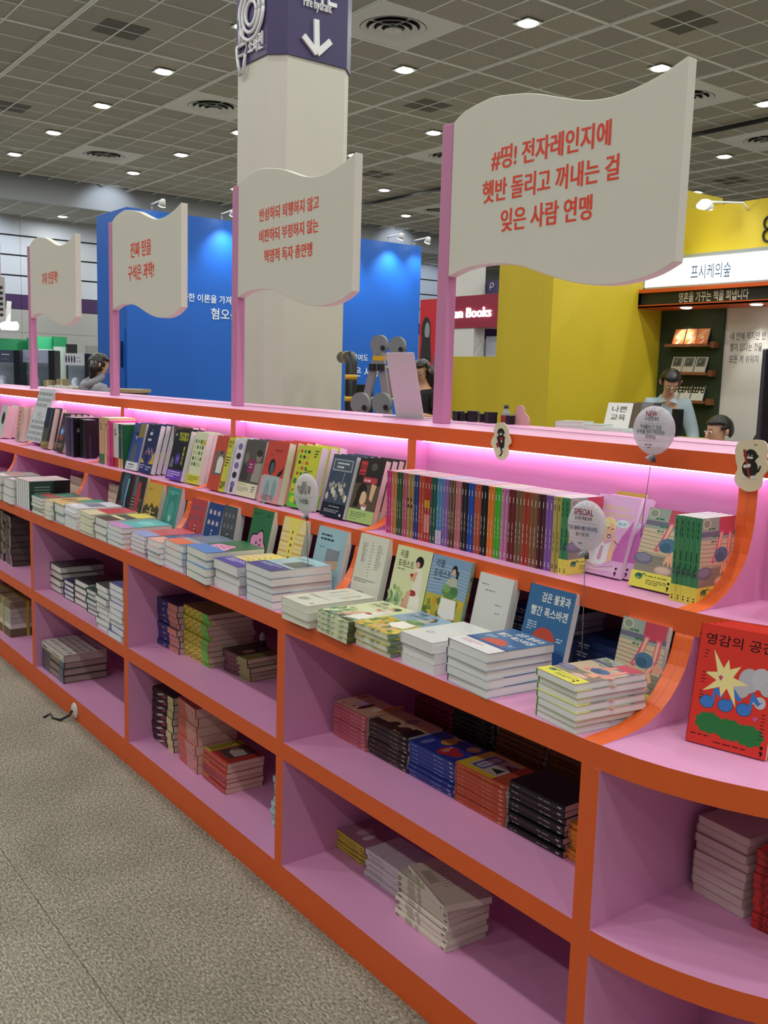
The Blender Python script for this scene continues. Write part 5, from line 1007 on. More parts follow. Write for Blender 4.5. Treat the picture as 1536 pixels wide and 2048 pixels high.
out = smooth([(-.043, 0), (-.045, .018), (-.034, .034), (-.022, .042), (-.018, .056), (0, .068), (.018, .056), (.022, .042), (.034, .034), (.045, .018), (.043, 0)], 3)
b = MB(); b.prism(out, 'y', -.002, .002); b.obj('card', mat('pink_card_back', '#d4a8a4', .6), t)
b = MB(); b.prism([(0, 0), (.03, 0), (0, .05)], 'x', -.001, .001); b.obj('strut', mat('pink_card_back', '#d4a8a4', .6), t)
# ================================================================ BACKGROUND BOOTHS
YEL = mat('yellow_wall_paint', '#c9b322', .6, noise=.03, nscale=2); BLUE = mat('blue_wall_paint', '#1a62c4', .42, noise=.03, nscale=2)
b = MB()
# blue booth
bx0, bx1, by0, by1 = -11.72, -10.70, 3.39, 8.12
t = thing('blue_booth', 'tall blue exhibition wall with white lettering behind the column', 'booth wall')
b.box(bx0, by0, 0, bx1, by1, 3.6); b.obj('wall', BLUE, t)
b = MB(); b.box(bx0+.14, by0-.012, 0, bx1-.06, by0, 2.11); dr = b.obj('door', BLUE, t)
b = MB(); b.box(bx1-.13, by0-.04, 1.62, bx1-.11, by0-.012, 1.95); b.obj('door_handle', mat('handle_dark', '#1c2434', .3), dr)
b = MB(); WHT = rgb('#e8eef4')
def bluetext(s_, pxa, pya, pxb, size):
    a = at(pxa, pya, x=bx1+.004); c = at(pxb, pya, x=bx1+.004)
    put_text(b, s_, 0, 0, size, lambda u, v: (bx1+.006, a.y+u, a.z+v), WHT, 'l', .8, .01, 0, 3, width=c.y-a.y)
bluetext('사한 이론을 가져', 363, 600, 462, .115); bluetext('혐오는', 422, 636, 478, .16); bluetext('갖다 붙여도', 680, 719, 736, .11); bluetext('은 사랑이 어', 708, 751, 790, .155)
b.obj('lettering', ink('vinyl_white', .5), t)
for i, (px_, py_, pw) in enumerate([(330, 424, 60), (472, 453, 60), (714, 468, 85), (808, 485, 60), (841, 497, 30)]):
    p = at(px_, py_, x=bx1+.35) if i != 4 else Vector((bx1+.3, by1-.1, 3.62)); y = min(p.y, by1-.05)
    o = thing('booth_spotlight', uniq('white arm spotlight on top of the blue wall, %s from left' % ['first', 'second', 'third', 'fourth', 'fifth'][i]), 'spotlight', (bx1, y, 3.6), group='arm spotlights above the blue wall')
    q = MB(); q.tube([(-.05, 0, 0), (-.05, 0, .08), (.3, 0, .10)], .012, 6); q.obj('arm', BEAM, o)
    q = MB(); q.tube([(.30, 0, .10), (.26, 0, .03)], [.025, .05], 14); q.obj('head', BEAM, o)
    q = MB(); q.tube([(.262, 0, .034), (.256, 0, .024)], .045, 14); q.obj('lens', GLOW, o)
    spot('booth_spot_lamp', (bx1+.25, y, 3.58), (bx1, y, 2.9), pw*.8, 95, (.75, .95, 1.0), blend=1)
# yellow booth
Yf, Xw, TOPZ = 6.70, -5.27, 3.61
yc_ = at(1105, 600, x=Xw).y; Yb = at(1320, 700, x=Xw).y
t = thing('yellow_booth', 'yellow walled exhibition booth with a green wall panel', 'booth')
b = MB(); b.box(Xw-.12, yc_, 0, Xw, Yb+.9, TOPZ); b.obj('side_wall', YEL, t)
xl = at(995, 640, y=yc_).x
b = MB(); b.box(xl, yc_-.001, 0, Xw-.12, yc_+.12, TOPZ); b.obj('front_wall', YEL, t)
p = at(950, 713, y=yc_); xlow = at(903, 713, y=yc_).x
b = MB(); b.box(xlow, yc_, 0, xl, yc_+.12, p.z); b.obj('low_wall', YEL, t)
def F(px_, py_, y=Yf): return at(px_, py_, y=y)
XR = 1.2
zl0, zl1 = 2.55, F(1374, 516).z; zb0 = F(1295, 618).z
b = MB(); b.box(Xw, Yf+.03, zl1, XR, Yf+.3, F(1376, 417).z); b.obj('fascia', YEL, t)
b = MB(); b.box(Xw+.0, Yf-.02, zl0+.02, XR, Yf+.28, zl1); b.obj('lightbox', mat('lightbox_glow', '#dfeaf4', .3, emit='#e4f0ff', estr=.75), t)
b = MB()
for (z0, z1) in ((zl1, zl1+.03), (zl0, zl0+.02)): b.box(Xw-.02, Yf-.03, z0, XR, Yf-.02, z1)
b.box(Xw-.02, Yf-.03, zl0, Xw+.01, Yf-.02, zl1+.03); b.obj('lightbox_frame', mat('silver_frame', '#b8c0c4', .3, metal=.5), t)
OR2 = mat('booth_orange', '#d0581c', .5)
b = MB(); b.box(Xw-.03, Yf-.10, zb0, XR, Yf+.3, zb0+.03); b.box(Xw-.03, Yf-.10, zl0-.04, XR, Yf+.3, zl0-.005); b.box(Xw-.03, Yf-.10, zb0+.03, Xw+.0, Yf+.3, zl0-.04); b.obj('canopy_frame', OR2, t)
b = MB(); b.box(Xw, Yf-.06, zb0+.03, XR, Yf+.28, zl0-.04); b.obj('canopy_band', mat('canopy_black', '#1c221a', .5), t)
b = MB(); b.box(Xw, Yf-.1, zb0+.001, XR, Yb, zb0+.02); b.obj('canopy_soffit', OR2, t)
b = MB(); a = F(1357, 602, Yf-.06); c = F(1497, 590, Yf-.06)
put_text(b, '영혼을 가꾸는 책을 펴냅니다', a.x, (zb0+zl0)/2-.045, .105, lambda u, v: (u, Yf-.062, v), rgb('#d8d4bc'), 'l', .8, .01, 0, 3, width=c.x-a.x); b.obj('lettering', ink('band_lettering', .5), t)
b = MB(); a = F(1382, 545, Yf-.02); c = F(1462, 540, Yf-.02)
put_text(b, '프시케의숲', a.x, (zl0+zl1)/2-.06, .155, lambda u, v: (u, Yf-.0225, v), rgb('#34506c'), 'l', .8, 0, 0, 3, width=c.x-a.x); b.obj('lettering', ink('lightbox_lettering', .5), t)
b = MB(); a = F(1519, 470); 
for k in (-1, 1): b.tube([(a.x+.07+.045*math.cos(q*PI/8), Yf+.02, a.z+.05+k*.055+.055*math.sin(q*PI/8)) for q in range(17)], .012, 6)
b.tube([(a.x+.12, Yf+.02, a.z+.0), (a.x+.25, Yf+.02, a.z+.1)], .012, 6); b.obj('logo', mat('logo_black', '#18180c', .4), t)
GRN = mat('dark_green_wall', '#26361f', .7, noise=.05, nscale=3); WW = mat('white_booth_wall', '#cfcdc8', .6, noise=.02, nscale=2)
xg0, xg1 = F(1321, 700, Yb).x, F(1449, 680, Yb).x
b = MB(); b.box(Xw, Yb, 0, xg0, Yb+.1, zb0); b.obj('wall_strip', WW, t)
b = MB(); b.box(xg0, Yb-.02, 0, xg1, Yb+.1, zb0); b.obj('green_wall', GRN, t)
b = MB(); b.box(xg1, Yb, 0, XR, Yb+.1, zb0); b.obj('white_wall', WW, t)
b = MB()
for s_, pxa, py_, pxb in (('내 안에 작지만 반', 1461, 679, 1532), ('별이 있다는 것을', 1460, 701, 1524), ('모든 게 쉬워지', 1458, 725, 1516)):
    a = F(pxa, py_, Yb-.001); c = F(pxb, py_-(2 if s_[0] != '모' else 0), Yb-.001)
    put_text(b, s_, a.x, a.z, .085, lambda u, v: (u, Yb-.003, v), rgb('#3c3a3c'), 'l', .8, .0, 0, 3, width=c.x-a.x)
b.obj('lettering', ink('wall_lettering', .6), t)
spot('canopy_lamp', (F(1370, 615, Yf+.2).x, Yf+.15, zb0-.03), (F(1372, 690, Yb).x, Yb-.02, zb0-1.1), 16, 62)
spot('canopy_lamp', (F(1512, 610, Yf+.2).x, Yf+.15, zb0-.03), (F(1525, 690, Yb).x, Yb-.02, zb0-1.1), 16, 62)
for k, px_ in enumerate((1370, 1510)):
    o = thing('canopy_downlight', uniq('small round downlight under the orange canopy, %s' % ('left one' if k == 0 else 'right one')), 'ceiling light', (F(px_, 614, Yf+.0).x, Yf+.02, zb0), group='canopy downlights')
    q = MB(); q.lathe([(0, -.012), (.045, -.012), (.06, 0)], 16); q.obj('lens', GLOW, o); q = MB(); q.lathe([(.06, -.004), (.07, -.002), (.07, .0)], 16); q.obj('rim', BEAM, o)
# arm spot over the yellow fascia
p = F(1404, 402, Yf-.35)
o = thing('booth_spotlight', 'arm spotlight shining on the yellow fascia', 'spotlight', (p.x+.12, Yf+.03, p.z-.06))
q = MB(); q.tube([(.12, 0, -.0), (.12, -.1, .05), (-.05, -.34, .05)], .01, 6); q.obj('arm', BEAM, o)
q = MB(); q.tube([(-.10, -.35, .06), (-.12, -.33, .02)], [.05, .085], 16); q.obj('head', BEAM, o); q = MB(); q.tube([(-.118, -.332, .022), (-.124, -.33, .010)], .075, 16); q.obj('lens', GLOW, o)
spot('fascia_lamp', (p.x, p.y-.1, p.z-.02), (p.x+.1, Yf+.03, p.z-.45), 14, 95, (1, 1, .85), blend=1)
for yy, zz in ((5.6, 1.9), (6.35, 2.1)): spot('side_wall_lamp', (Xw+2.3, yy-.2, 3.4), (Xw, yy, zz), 42, 75, (1, 1, .93), blend=1)
# ledges with display books
WOOD = mat('brown_wood', '#7c4a2c', .55, noise=.15, nscale=20)
Book('d_or', 'orange covered display book', .128, .165, .012, '#e0905c', '#c8c0b0', art=[('p', [(0, .5), (.6, .95), (.9, .9), (.3, .4)], '#e8b488'), ('e', .5, .45, .14, .1, '#f0d8a8'), ('r', 0, 0, 1, .3, '#d86c3c'), ('p', [(.2, .0), (.6, .3), (.8, .3), (.5, 0)], '#ecc8a4')])
Book('d_gr', 'white display book with a grey picture', .128, .165, .012, '#c8c8be', '#c8c8be', art=[('r', .1, .38, .9, .95, '#5c6462'), ('e', .5, .62, .26, .16, '#3c4442'), ('e', .4, .7, .12, .1, '#7c8482')])
Book('d_bk', 'white display book with a black chequered picture', .140, .165, .012, '#c8c8c0', '#c8c8c0', art=[('p', [(0, .5), (1, .5), (1, 1), (0, 1)], '#14140f')]+[('r', .1+.24*(i % 4), .58+.2*(i//4), .22+.24*(i % 4), .68+.2*(i//4), '#d0cfc0') for i in range(8)]+[('r', .55, .46, .75, .6, '#c8c8c0'), ('l', .5, .25, .9, 1, .03, '#8c8c84')])
for r_, (py_, pxa, pxb, key, xs) in enumerate([(690, 1330, 1417, 'd_or', (1339, 1363, 1386)), (745, 1326, 1412, 'd_gr', (1335, 1358, 1382)), (800, 1322, 1408, 'd_bk', (1330, 1349, 1375))]):
    ys = Yb-.12; a = F(pxa, py_, ys); c = F(pxb, py_, ys)
    o = thing('wall_ledge', uniq('narrow wooden book ledge on the green wall, %s' % ['top one', 'middle one', 'lowest one'][r_]), 'shelf', (a.x, ys, a.z), group='wooden ledges on the green wall')
    q = MB(); q.box(0, 0, -.015, c.x-a.x, .10, 0); q.obj('board', WOOD, o); q = MB(); q.box(0, -.008, -.02, c.x-a.x, 0, .01); q.obj('lip', WOOD, o); q = MB(); q.box(c.x-a.x, .02, -.03, c.x-a.x+.05, .10, .03); q.obj('bracket', WOOD, o)
    for i, px_ in enumerate(xs):
        x = F(px_, py_, ys).x
        M = Matrix.Translation((x, ys+.045, a.z+.001)) @ Matrix.Rotation(math.radians(72), 4, 'X')
        BOOKS[key].place(M, uniq('%s on the green wall, %s' % (BOOKS[key].desc, ['left copy', 'middle copy', 'right copy'][i])), BOOKS[key].desc+' on the green wall')
# counter with books between the booths
ct = thing('counter', 'low white counter with stacked books beyond the shelf', 'counter', tuple(at(1190, 870, d=5.6).xy)+(0,), (0, 0, math.radians(8)))
q = MB(); q.box(-.9, -.35, 0, 1.1, .35, 1.14); q.obj('body', WW, ct); q = MB(); q.box(-.93, -.38, 1.14, 1.13, .38, 1.17); q.obj('top', mat('counter_top', '#b8bcc0', .4), ct)
Book('c_wh', 'white paged paperback on the counter', .15, .21, .022, '#a8b0b4', '#8c9498', page='#d0d8d8'); 
def cstack(px_, py_top, n, lab):
    p = at(px_, py_top, d=5.25); T = (p.z-1.17)/n; bk = BOOKS['c_wh']
    for i in range(n):
        bk.place(Matrix.Translation((p.x, p.y, 1.17+i*T)) @ Matrix.Rotation(math.radians(random.uniform(20, 30)), 4, 'Z') @ Matrix.Scale(T/bk.T, 4, Vector((0, 0, 1))), uniq('white paged paperback, %s %s' % (ORD[n-1-i], lab)), 'white paperbacks on the counter '+lab)
cstack(1110, 842, 9, 'of leftmost counter stack'); cstack(1150, 848, 8, 'of second counter stack'); cstack(1190, 856, 8, 'of third counter stack'); cstack(1235, 862, 7, 'of fourth counter stack')
Book('c1', 'white book with large black title leaning on the counter', .14, .21, .02, '#d4d2cc', art=[('t', '나쁜', .2, .70, .34, '#141414', 'l', .6, .01), ('t', '교육', .2, .42, .34, '#141414', 'l', .6, .01)]); Book('c2', 'brown and cream book leaning on the counter', .14, .21, .02, '#8c7c5c', art=[('r', .6, 0, 1, 1, '#4c3c28')])
Book('c3', 'grey portrait book leaning on the counter', .15, .21, .02, '#6c6464', art=[('e', .5, .5, .3, .25, '#8c7c70')]); Book('c4', 'black and white chequered book leaning on the counter', .14, .21, .02, '#141414', art=[('r', .1+.24*(i % 4), .1+.2*(i//4), .2+.24*(i % 4), .2+.2*(i//4), '#d8d4b8') for i in range(16)])
for k, (key, px_) in enumerate((('c1', 1205), ('c2', 1222), ('c3', 1242), ('c4', 1262))):
    p = at(px_, 857, d=5.55); BOOKS[key].place(Matrix.Translation((p.x, p.y, p.z-.03)) @ Matrix.Rotation(math.radians(28), 4, 'Z') @ Matrix.Rotation(math.radians(50), 4, 'X'), uniq(BOOKS[key].desc))
# dark monitor at the right edge and laptop stand
def slab(name, label, cat, pxc, pyt, pyb, wpx, d, m_, yaw=0, th=.03, z0=None):
    a = at(pxc, pyt, d=d); b2 = at(pxc, pyb, d=d); w_ = wpx/FPX*d
    o = thing(name, label, cat, (b2.x, b2.y, b2.z), (0, 0, YAW+yaw)); h = a.z-b2.z
    q = MB(); q.box(-w_/2, 0, 0, w_/2, th, h); bevel(q.obj('panel', m_, o), .005)
    q = MB(); zq = -b2.z+(z0 or 0); q.box(-w_*.1, th, zq, w_*.1, th+.03, h*.5); q.obj('stand', m_, o); q = MB(); q.box(-w_*.4, -.1, zq, w_*.4, .2, zq+.02); q.obj('base', m_, o)
    return o
slab('display_screen', 'tall black screen seen from behind at the right edge', 'screen', 1560, 698, 905, 80, 3.6, bc_, th=.04)
slab('monitor', 'black monitor seen edge on in front of the woman', 'monitor', 1354, 818, 872, 22, 9.0, bc_, yaw=.2, z0=.74)
# table of the booth staff
p = at(1392, 868, d=9.05)
t = thing('table', 'pale staff table in front of the green wall', 'table', (p.x, p.y, 0), (0, 0, .1))
q = MB(); q.box(-.45, -.22, .70, 1.1, .22, .74); q.obj('tabletop', WW, t)
for (x, y) in ((-.4, -.18), (1.05, -.18), (-.4, .18), (1.05, .18)): q = MB(); q.box(x-.02, y-.02, 0, x+.02, y+.02, .70); q.obj('leg', BEAM, t)
for i, (px_, py_, c, h) in enumerate([(1375, 860, '#c8c07c', .10), (1402, 862, '#b8b078', .12), (1378, 852, '#b89c80', .07)]):
    pass
t = thing('paper_box', 'pale yellow cardboard boxes stacked on the staff table', 'box', (at(1385, 872, d=9.05).x, at(1385, 872, d=9.05).y, .74), (0, 0, .3))
q = MB(); q.box(-.13, -.1, 0, .15, .1, .36); bevel(q.obj('carton', mat('pale_yellow_card', '#c9c07e', .6), t), .004); q = MB(); q.box(-.15, -.11, .36, .17, .11, .40); q.obj('lid', mat('pale_yellow_card', '#c9c07e', .6), t)
# red booth with lit sign
t = thing('red_booth', 'dark red booth fascia with lit white script lettering', 'booth')
Yr = 11.39; a = at(905, 655, y=Yr); xr1_, xl1_ = -12.41, at(884, 700, y=Yr).x+.12
RED = mat('dark_red_fascia', '#8c1434', .5)
b = MB(); b.box(xl1_, Yr, 2.6, xr1_, Yr+.4, 3.22); b.obj('fascia', RED, t)
b = MB(); b.box(xl1_, Yr+.02, 0, at(945, 700, y=Yr).x, Yr+.3, 2.6); b.obj('white_wall', WW, t)
b = MB(); b.box(at(945, 700, y=Yr).x, Yr+.35, 0, xr1_+.8, Yr+.4, 2.45); b.obj('back_wall', mat('pale_grey_panel', '#b8bcc8', .5), t)
b = MB(); a = at(908, 636, y=Yr-.02); c = at(981, 636, y=Yr-.02)
text_solid(b, 'an Books', a.x, 2.80, .27, lambda u, v, w_: (u, Yr-w_, v), (1, 1, 1, 1), 'l', width=c.x-a.x, bold=.002, depth=.03); b.obj('lettering', mat('letter_glow', '#ffffff', emit='#ffffff', estr=2.2), t)
# red poster wall with portrait print
t = thing('poster_wall', 'red wall with grey portrait print beyond the ladder', 'poster')
xa, xb_ = at(834, 700, y=Yr).x, at(884, 700, y=Yr).x; H_ = at(858, 598, y=Yr).z
b = MB(); b.box(xa-.0, Yr+.05, 0, xb_+.1, Yr+.15, H_); b.obj('panel', mat('poster_red', '#c01828', .5), t)
b = MB(); draw(b, [('e', .22, .78, .20, .10, '#17171a'), ('e', .26, .79, .11, .07, '#8c8c90'), ('p', [(.0, .60), (.5, .60), (.42, .74), (.1, .74)], '#1b1b1e'), ('e', .76, .77, .16, .09, '#2c2c30'), ('e', .78, .75, .10, .07, '#747478'), ('p', [(.45, .55), (1, .5), (1, .70), (.6, .70)], '#5c5c62'), ('p', [(.0, .56), (.4, .56), (.36, .1), (0, .0)], '#151518'), ('e', .26, .55, .14, .075, '#17171a'), ('e', .26, .54, .085, .055, '#a4a4a8'), ('e', .95, .42, .50, .18, '#9c1020'), ('e', 1.0, .36, .36, .14, '#c01828')][:0]+
      [('e', .24, .80, .17, .09, '#17171a'), ('e', .28, .80, .09, .055, '#8c8c90'), ('p', [(.04, .60), (.46, .60), (.40, .76), (.1, .76)], '#1b1b1e'), ('e', .76, .79, .13, .08, '#2c2c30'), ('e', .77, .77, .08, .06, '#747478'), ('p', [(.5, .56), (.98, .54), (.96, .72), (.62, .72)], '#5c5c62'), ('p', [(.02, .56), (.4, .56), (.36, .1), (.02, .02)], '#151518'), ('e', .26, .57, .12, .07, '#17171a'), ('e', .26, .56, .075, .05, '#a4a4a8'), ('p', [(.42, .30), (.46, .42), (.56, .52), (.72, .585), (.99, .62), (.99, .02), (.40, .02)], '#a81222')], xb_+.1-xa, H_, lambda u, v, w_: (xa+u, Yr+.049-w_, v)); b.obj('print', ink('poster_print', .5), t)
# small violet hall sign
p = at(984, 577, d=22); t = thing('hall_sign', 'small violet hall sign with a white hose symbol', 'sign', (p.x, p.y, p.z-.09), (0, 0, 0))
q = MB(); q.box(-.203, 0, 0, .16, .04, .26); q.obj('panel', mat('violet_panel', '#3b3260', .45), t)
q = MB(); q.tube([(.0+.05*math.cos(k*PI/8), -.01, .16+.05*math.sin(k*PI/8)) for k in range(17)], .008, 6); q.tube([(-.05, -.01, .16), (-.05, -.01, .05)], .008, 6); q.obj('hose_symbol', SW, t)
hc = thing('column', 'white hall column beyond the lit script sign', 'column', (p.x-.42, p.y-.55, 0)); q = MB(); q.prism(octo(-.62, -.2, .22, .6, .08), 'z', 0, 4.5); q.obj('shaft', mat('white_column', '#c8c8c4', .6), hc)
# ---- ladders
ALU = mat('aluminium', '#a9abae', .35, metal=.7); DKP = mat('black_cap', '#16181c', .5); YLP = mat('yellow_lock', '#d8a820', .4)
def ladder(label, px_, py_, d, w_, yaw, spread, rungs):
    top = at(px_, py_, d=d); H = top.z
    t = thing('folding_ladder', label, 'ladder', (top.x, top.y, 0), (0, 0, YAW+yaw))
    for s in (-1, 1):
        for e in (-1, 1):
            q = MB(); a = Vector((s*w_/2, 0, H-.10)); c = Vector((s*(w_/2+.10), e*spread, 0)); dvec = (c-a)
            n1 = Vector((.016, 0, 0)); n2 = Vector((0, .035, 0))
            q.mesh([a-n1-n2, a+n1-n2, a+n1+n2, a-n1+n2, c-n1-n2, c+n1-n2, c+n1+n2, c-n1+n2], [(0,1,2,3),(7,6,5,4),(0,4,5,1),(1,5,6,2),(2,6,7,3),(3,7,4,0)]); q.obj('rail', ALU, t)
            q = MB(); q.box(c.x-.025, c.y-.045, 0, c.x+.025, c.y+.045, .05); q.obj('foot', DKP, t)
        q = MB(); q.tube([(s*w_/2-.02, 0, H-.10), (s*w_/2+.02, 0, H-.10)], .085, 18); q.obj('hinge', mat('hinge_grey', '#7c8084', .5), t)
        q = MB(); q.tube([(s*w_/2-.03, -.05, H-.13), (s*w_/2+.035, -.05, H-.13)], .022, 10); q.obj('lock_knob', DKP, t)
        q = MB(); q.box(s*w_/2-.025, -.06, H-.24, s*w_/2+.03, .05, H-.20); q.obj('lock_strip', YLP, t)
    for e in (-1, 1):
        for k in range(rungs):
            z = H-.30-k*.28
            if z < .15: break
            f = (H-.10-z)/(H-.10); y = e*spread*f; xw = w_/2+.10*f
            q = MB(); q.tube([(-xw, y, z), (xw, y, z)], .017, 8); q.obj('rung', ALU, t)
            q = MB(); q.box(xw-.01, y-.03, z-.03, xw+.04, y+.03, z+.03); q.box(-xw-.04, y-.03, z-.03, -xw+.01, y+.03, z+.03); q.obj('rung_lock', DKP, t)
ladder('tall folding aluminium ladder with round hinges before the blue wall', 778, 668, 8.8, .30, 1.0, .42, 6)
ladder('lower folding aluminium ladder beside the column', 744, 781, 7.6, .30, 1.0, .24, 4)
# black and yellow guard at the foot of the column
p = at(703, 714, d=9.0)
t = thing('padded_guard', 'black and yellow striped guard rail beside the column', 'guard rail', (p.x, p.y, 0))
q = MB(); q.tube([(0, 0, 0), (0, 0, p.z-.05), (-.04, .02, p.z), (-.30, .10, p.z+.0)], .055, 12); q.obj('padding', bc_, t)
for k in range(9): q = MB(); z = p.z-.16-.2*k; q.tube([(0, 0, z-.045), (0, 0, z)], .0565, 12); q.obj('stripe', YLP, t)
q = MB(); q.box(-.12, .02, 0, -.06, .3, p.z-.25); q.obj('panel', bc_, t)
q = MB(); q.tube([(-.16, .058, p.z), (-.13, .05, p.z)], .0565, 12); q.obj('stripe', YLP, t)
# ---- left background
GB = mat('green_booth_paint', '#0f7a4c', .5, noise=.05, nscale=2)
t = thing('green_booth', 'green booth with lit panels at the far left', 'booth')
def vb(name, pxa, pya, pxb, pyb, x, m_, th=.1, parent=None, z0=None):
    a = at(pxa, pya, x=x); c = at(pxb, pyb, x=x); q = MB(); q.box(x-th, min(a.y, c.y), c.z if z0 is None else z0, x, max(a.y, c.y), a.z); return q.obj(name, m_, parent or t)
XG = -24.0
vb('wall', -30, 675, 58, 700, XG, GB, z0=0); vb('wall', 74, 673, 108, 700, XG+.0, mat('green_lit', '#35b37c', .5), z0=0); vb('wall', 107, 673, 134, 700, XG+.2, GB, z0=0); vb('wall', 56, 675, 75, 700, XG+.3, GB, z0=0)
vb('white_band', 76, 698, 106, 704, XG+.25, WW); vb('shelf_case', 108, 693, 148, 740, XG+.5, mat('pale_case', '#a8b4b0', .4), z0=0)
spot('green_booth_lamp', (XG+1.2, at(91, 672, x=XG).y, 2.75), (XG, at(91, 672, x=XG).y, 2.0), 30, 100, (.8, 1, .9))
t = thing('dark_doorway', 'black framed panel beside the green booth', 'panel'); vb('frame', 134, 688, 155, 740, XG+.6, bc_, z0=0)
t = thing('grey_partition', 'grey partition wall behind the person in the hoodie', 'partition'); vb('panel', 174, 691, 222, 760, -20.0, mat('partition_grey', '#8c8e8a', .6), z0=0); vb('poster', 190, 707, 216, 735, -19.95, mat('poster_dark', '#55555a', .5))
def kiosk(label, pa, pb, pyt, pyb, dx, bt, shapes, post):
    a = at(pa, pyt, d=dx); c = at(pb, pyb, d=dx); zt, zb_ = a.z, c.z; w_ = (pb-pa)/FPX*dx
    o = thing('display_kiosk', label, 'kiosk', (a.x, a.y, 0), (0, 0, YAW+.1))
    q = MB(); q.box(0, 0, zb_, w_, .04, zt, rgb(bt)); draw(q, shapes, w_, zt-zb_, lambda u, v, z_: (u, -z_-.001, zb_+v)); q.obj('header_sign', ink('kiosk_sign', .4), o)
    q = MB(); q.box(w_, -.02, 0, w_+post/FPX*dx, .3, zt); q.obj('side_panel', mat('navy_panel', '#0c1420', .35), o)
    q = MB(); q.box(0, .25, 0, w_, .3, zb_); q.obj('back_panel', mat('kiosk_grey', '#8a94a4', .4), o)
    q = MB(); q.lathe([(0, .9), (.07, .9), (.08, 1.0), (.08, 1.35), (.05, 1.46), (0, 1.48)], 20, c=(.12, .12, 0)); q.obj('capsule', mat('capsule_grey', '#a8b0c4', .2, metal=.3), o)
    q = MB(); q.box(-.02, -.05, .86, w_+.02, .3, .9); q.obj('counter', WW, o)
kiosk('navy headed display kiosk cut by the left edge', -22, 22, 699, 725, 13.5, '#3c4660', [('l', .5, .6, .9, 1, .2, '#b8c0d0'), ('l', .5, .25, .95, 1, .15, '#6c748c')], 11)
kiosk('display kiosk with a blank lilac header behind the leftmost post', 45, 92, 699, 726, 13.5, '#9aa2c0', [('l', .12, .25, .9, 1, .14, '#6c7494')], 11)
kiosk('display kiosk with four dark shapes on its white header', 127, 166, 706, 731, 13.0, '#c4c8d4', [('e', .12+.13*i, .5, .04, .32, '#2c3444') for i in range(4)]+[('l', .62, .6, .9, 1, .12, '#3c4450'), ('l', .62, .3, .9, 1, .12, '#3c4450')], 8)
c0 = at(225, 781, d=11); zt = at(225, 777, d=11).z
t = thing('counter', 'pale wooden counter top behind the left end of the shelf', 'counter', (c0.x, c0.y, 0), (0, 0, YAW))
q = MB(); q.box(-.36, -.25, zt-.035, .36, .25, zt); q.obj('countertop', mat('pale_wood', '#b09a74', .6, noise=.08, nscale=12), t)
q = MB(); q.box(-.33, -.22, 0, .33, .22, zt-.035); q.obj('body', WOOD, t)
c1 = at(130, 775, d=12.4); zt = c1.z
t = thing('counter', 'white counter with trays in front of the kiosks', 'counter', (c1.x, c1.y, 0), (0, 0, YAW))
q = MB(); q.box(-.40, -.2, zt-.03, .30, .3, zt); q.obj('countertop', WW, t); q = MB(); q.box(-.38, -.18, 0, .28, .28, zt-.03); q.obj('body', WW, t)
def on1(u, v): return c1+_r*u+Vector((-_r.y, _r.x, 0))*v
BXM = mat('brown_carton', '#8a7a5c', .8)
for i, (u, w_, h_) in enumerate([(-.08, .13, .10), (-.25, .10, .08)]):
    p = on1(u, .12); o = thing('carton', uniq('brown cardboard carton behind the trays, %s' % ('right one' if i == 0 else 'left one')), 'box', (p.x, p.y, zt), (0, 0, YAW))
    q = MB(); q.box(-w_/2, 0, 0, w_/2, .12, h_); q.obj('body', BXM, o); q = MB(); q.box(-.01, -.002, 0, .01, .122, h_+.002); q.obj('tape', mat('tape', '#b8a888', .4), o)
for i in range(5):
    p = on1(-.13+.085*i, -.13); o = thing('white_tray', uniq('white paper tray on the far counter, %s from left' % NTH[i]), 'tray', (p.x, p.y, zt), (0, 0, YAW), 'white trays on the far counter')
    q = MB(); q.box(-.035, 0, 0, .035, .1, .02+.01*(i % 2)); q.obj('tray', WW, o)
t = thing('banner_lamp', 'patterned hanging banner with a white spotlight at far left', 'banner', tuple(at(3, 650, d=9)))
q = MB(); q.box(-.10, 0, .05, .03, .02, .4, rgb('#b8b8b4')); draw(q, [('e', .2+.3*(i % 3), .1+.13*(i//3), .12, .04, '#26262a') for i in range(18)], .13, .35, lambda u, v, z_: (-.10+u, -z_-.001, .05+v)); o = q.obj('banner', ink('banner_print', .5), t); o.rotation_euler = (0, 0, YAW)
q = MB(); q.tube([(0, 0, .0), (.05, .04, .03), (.06, .05, .2)], .02, 8); q.obj('arm', BEAM, t)
q = MB(); q.tube([(.02, .0, -.01), (.12, .09, -.005)], [.03, .035], 10); q.obj('lamp_head', GLOW, t)
q = MB(); q.tube([(0, 0, .4), (0, 0, CEIL-at(3, 650, d=9).z)], .006, 6); q.obj('wire', BEAM, t)
# ================================================================ PEOPLE
def skin(name, joints, edges, m, parent, root='pelvis', sub=1):
    names = list(joints); idx = {n: i for i, n in enumerate(names)}
    me = bpy.data.meshes.new(name); me.from_pydata([joints[n][0] for n in names], [(idx[a], idx[b]) for a, b in edges], []); me.update()
    o = bpy.data.objects.new(name, me)
    md = o.modifiers.new('skin', 'SKIN'); sv = me.skin_vertices[0].data
    for n in names:
        r = joints[n][1]; sv[idx[n]].radius = r if isinstance(r, tuple) else (r, r); sv[idx[n]].use_root = (n == root)
    md.use_smooth_shade = True
    o.modifiers.new('sub', 'SUBSURF').levels = sub; o.modifiers['sub'].render_levels = sub
    nm = baked(o); bpy.data.objects.remove(o)
    nm.materials.clear(); nm.materials.append(m)
    for p_ in nm.polygons: p_.use_smooth = True; p_.material_index = 0
    return link(name, nm, parent)
SKIN = mat('skin', '#d9a88c', .5, noise=.03, nscale=12); HAIRM = mat('black_hair', '#17130f', .35, noise=.3, nscale=90)
def V3(*a): return Vector(a)
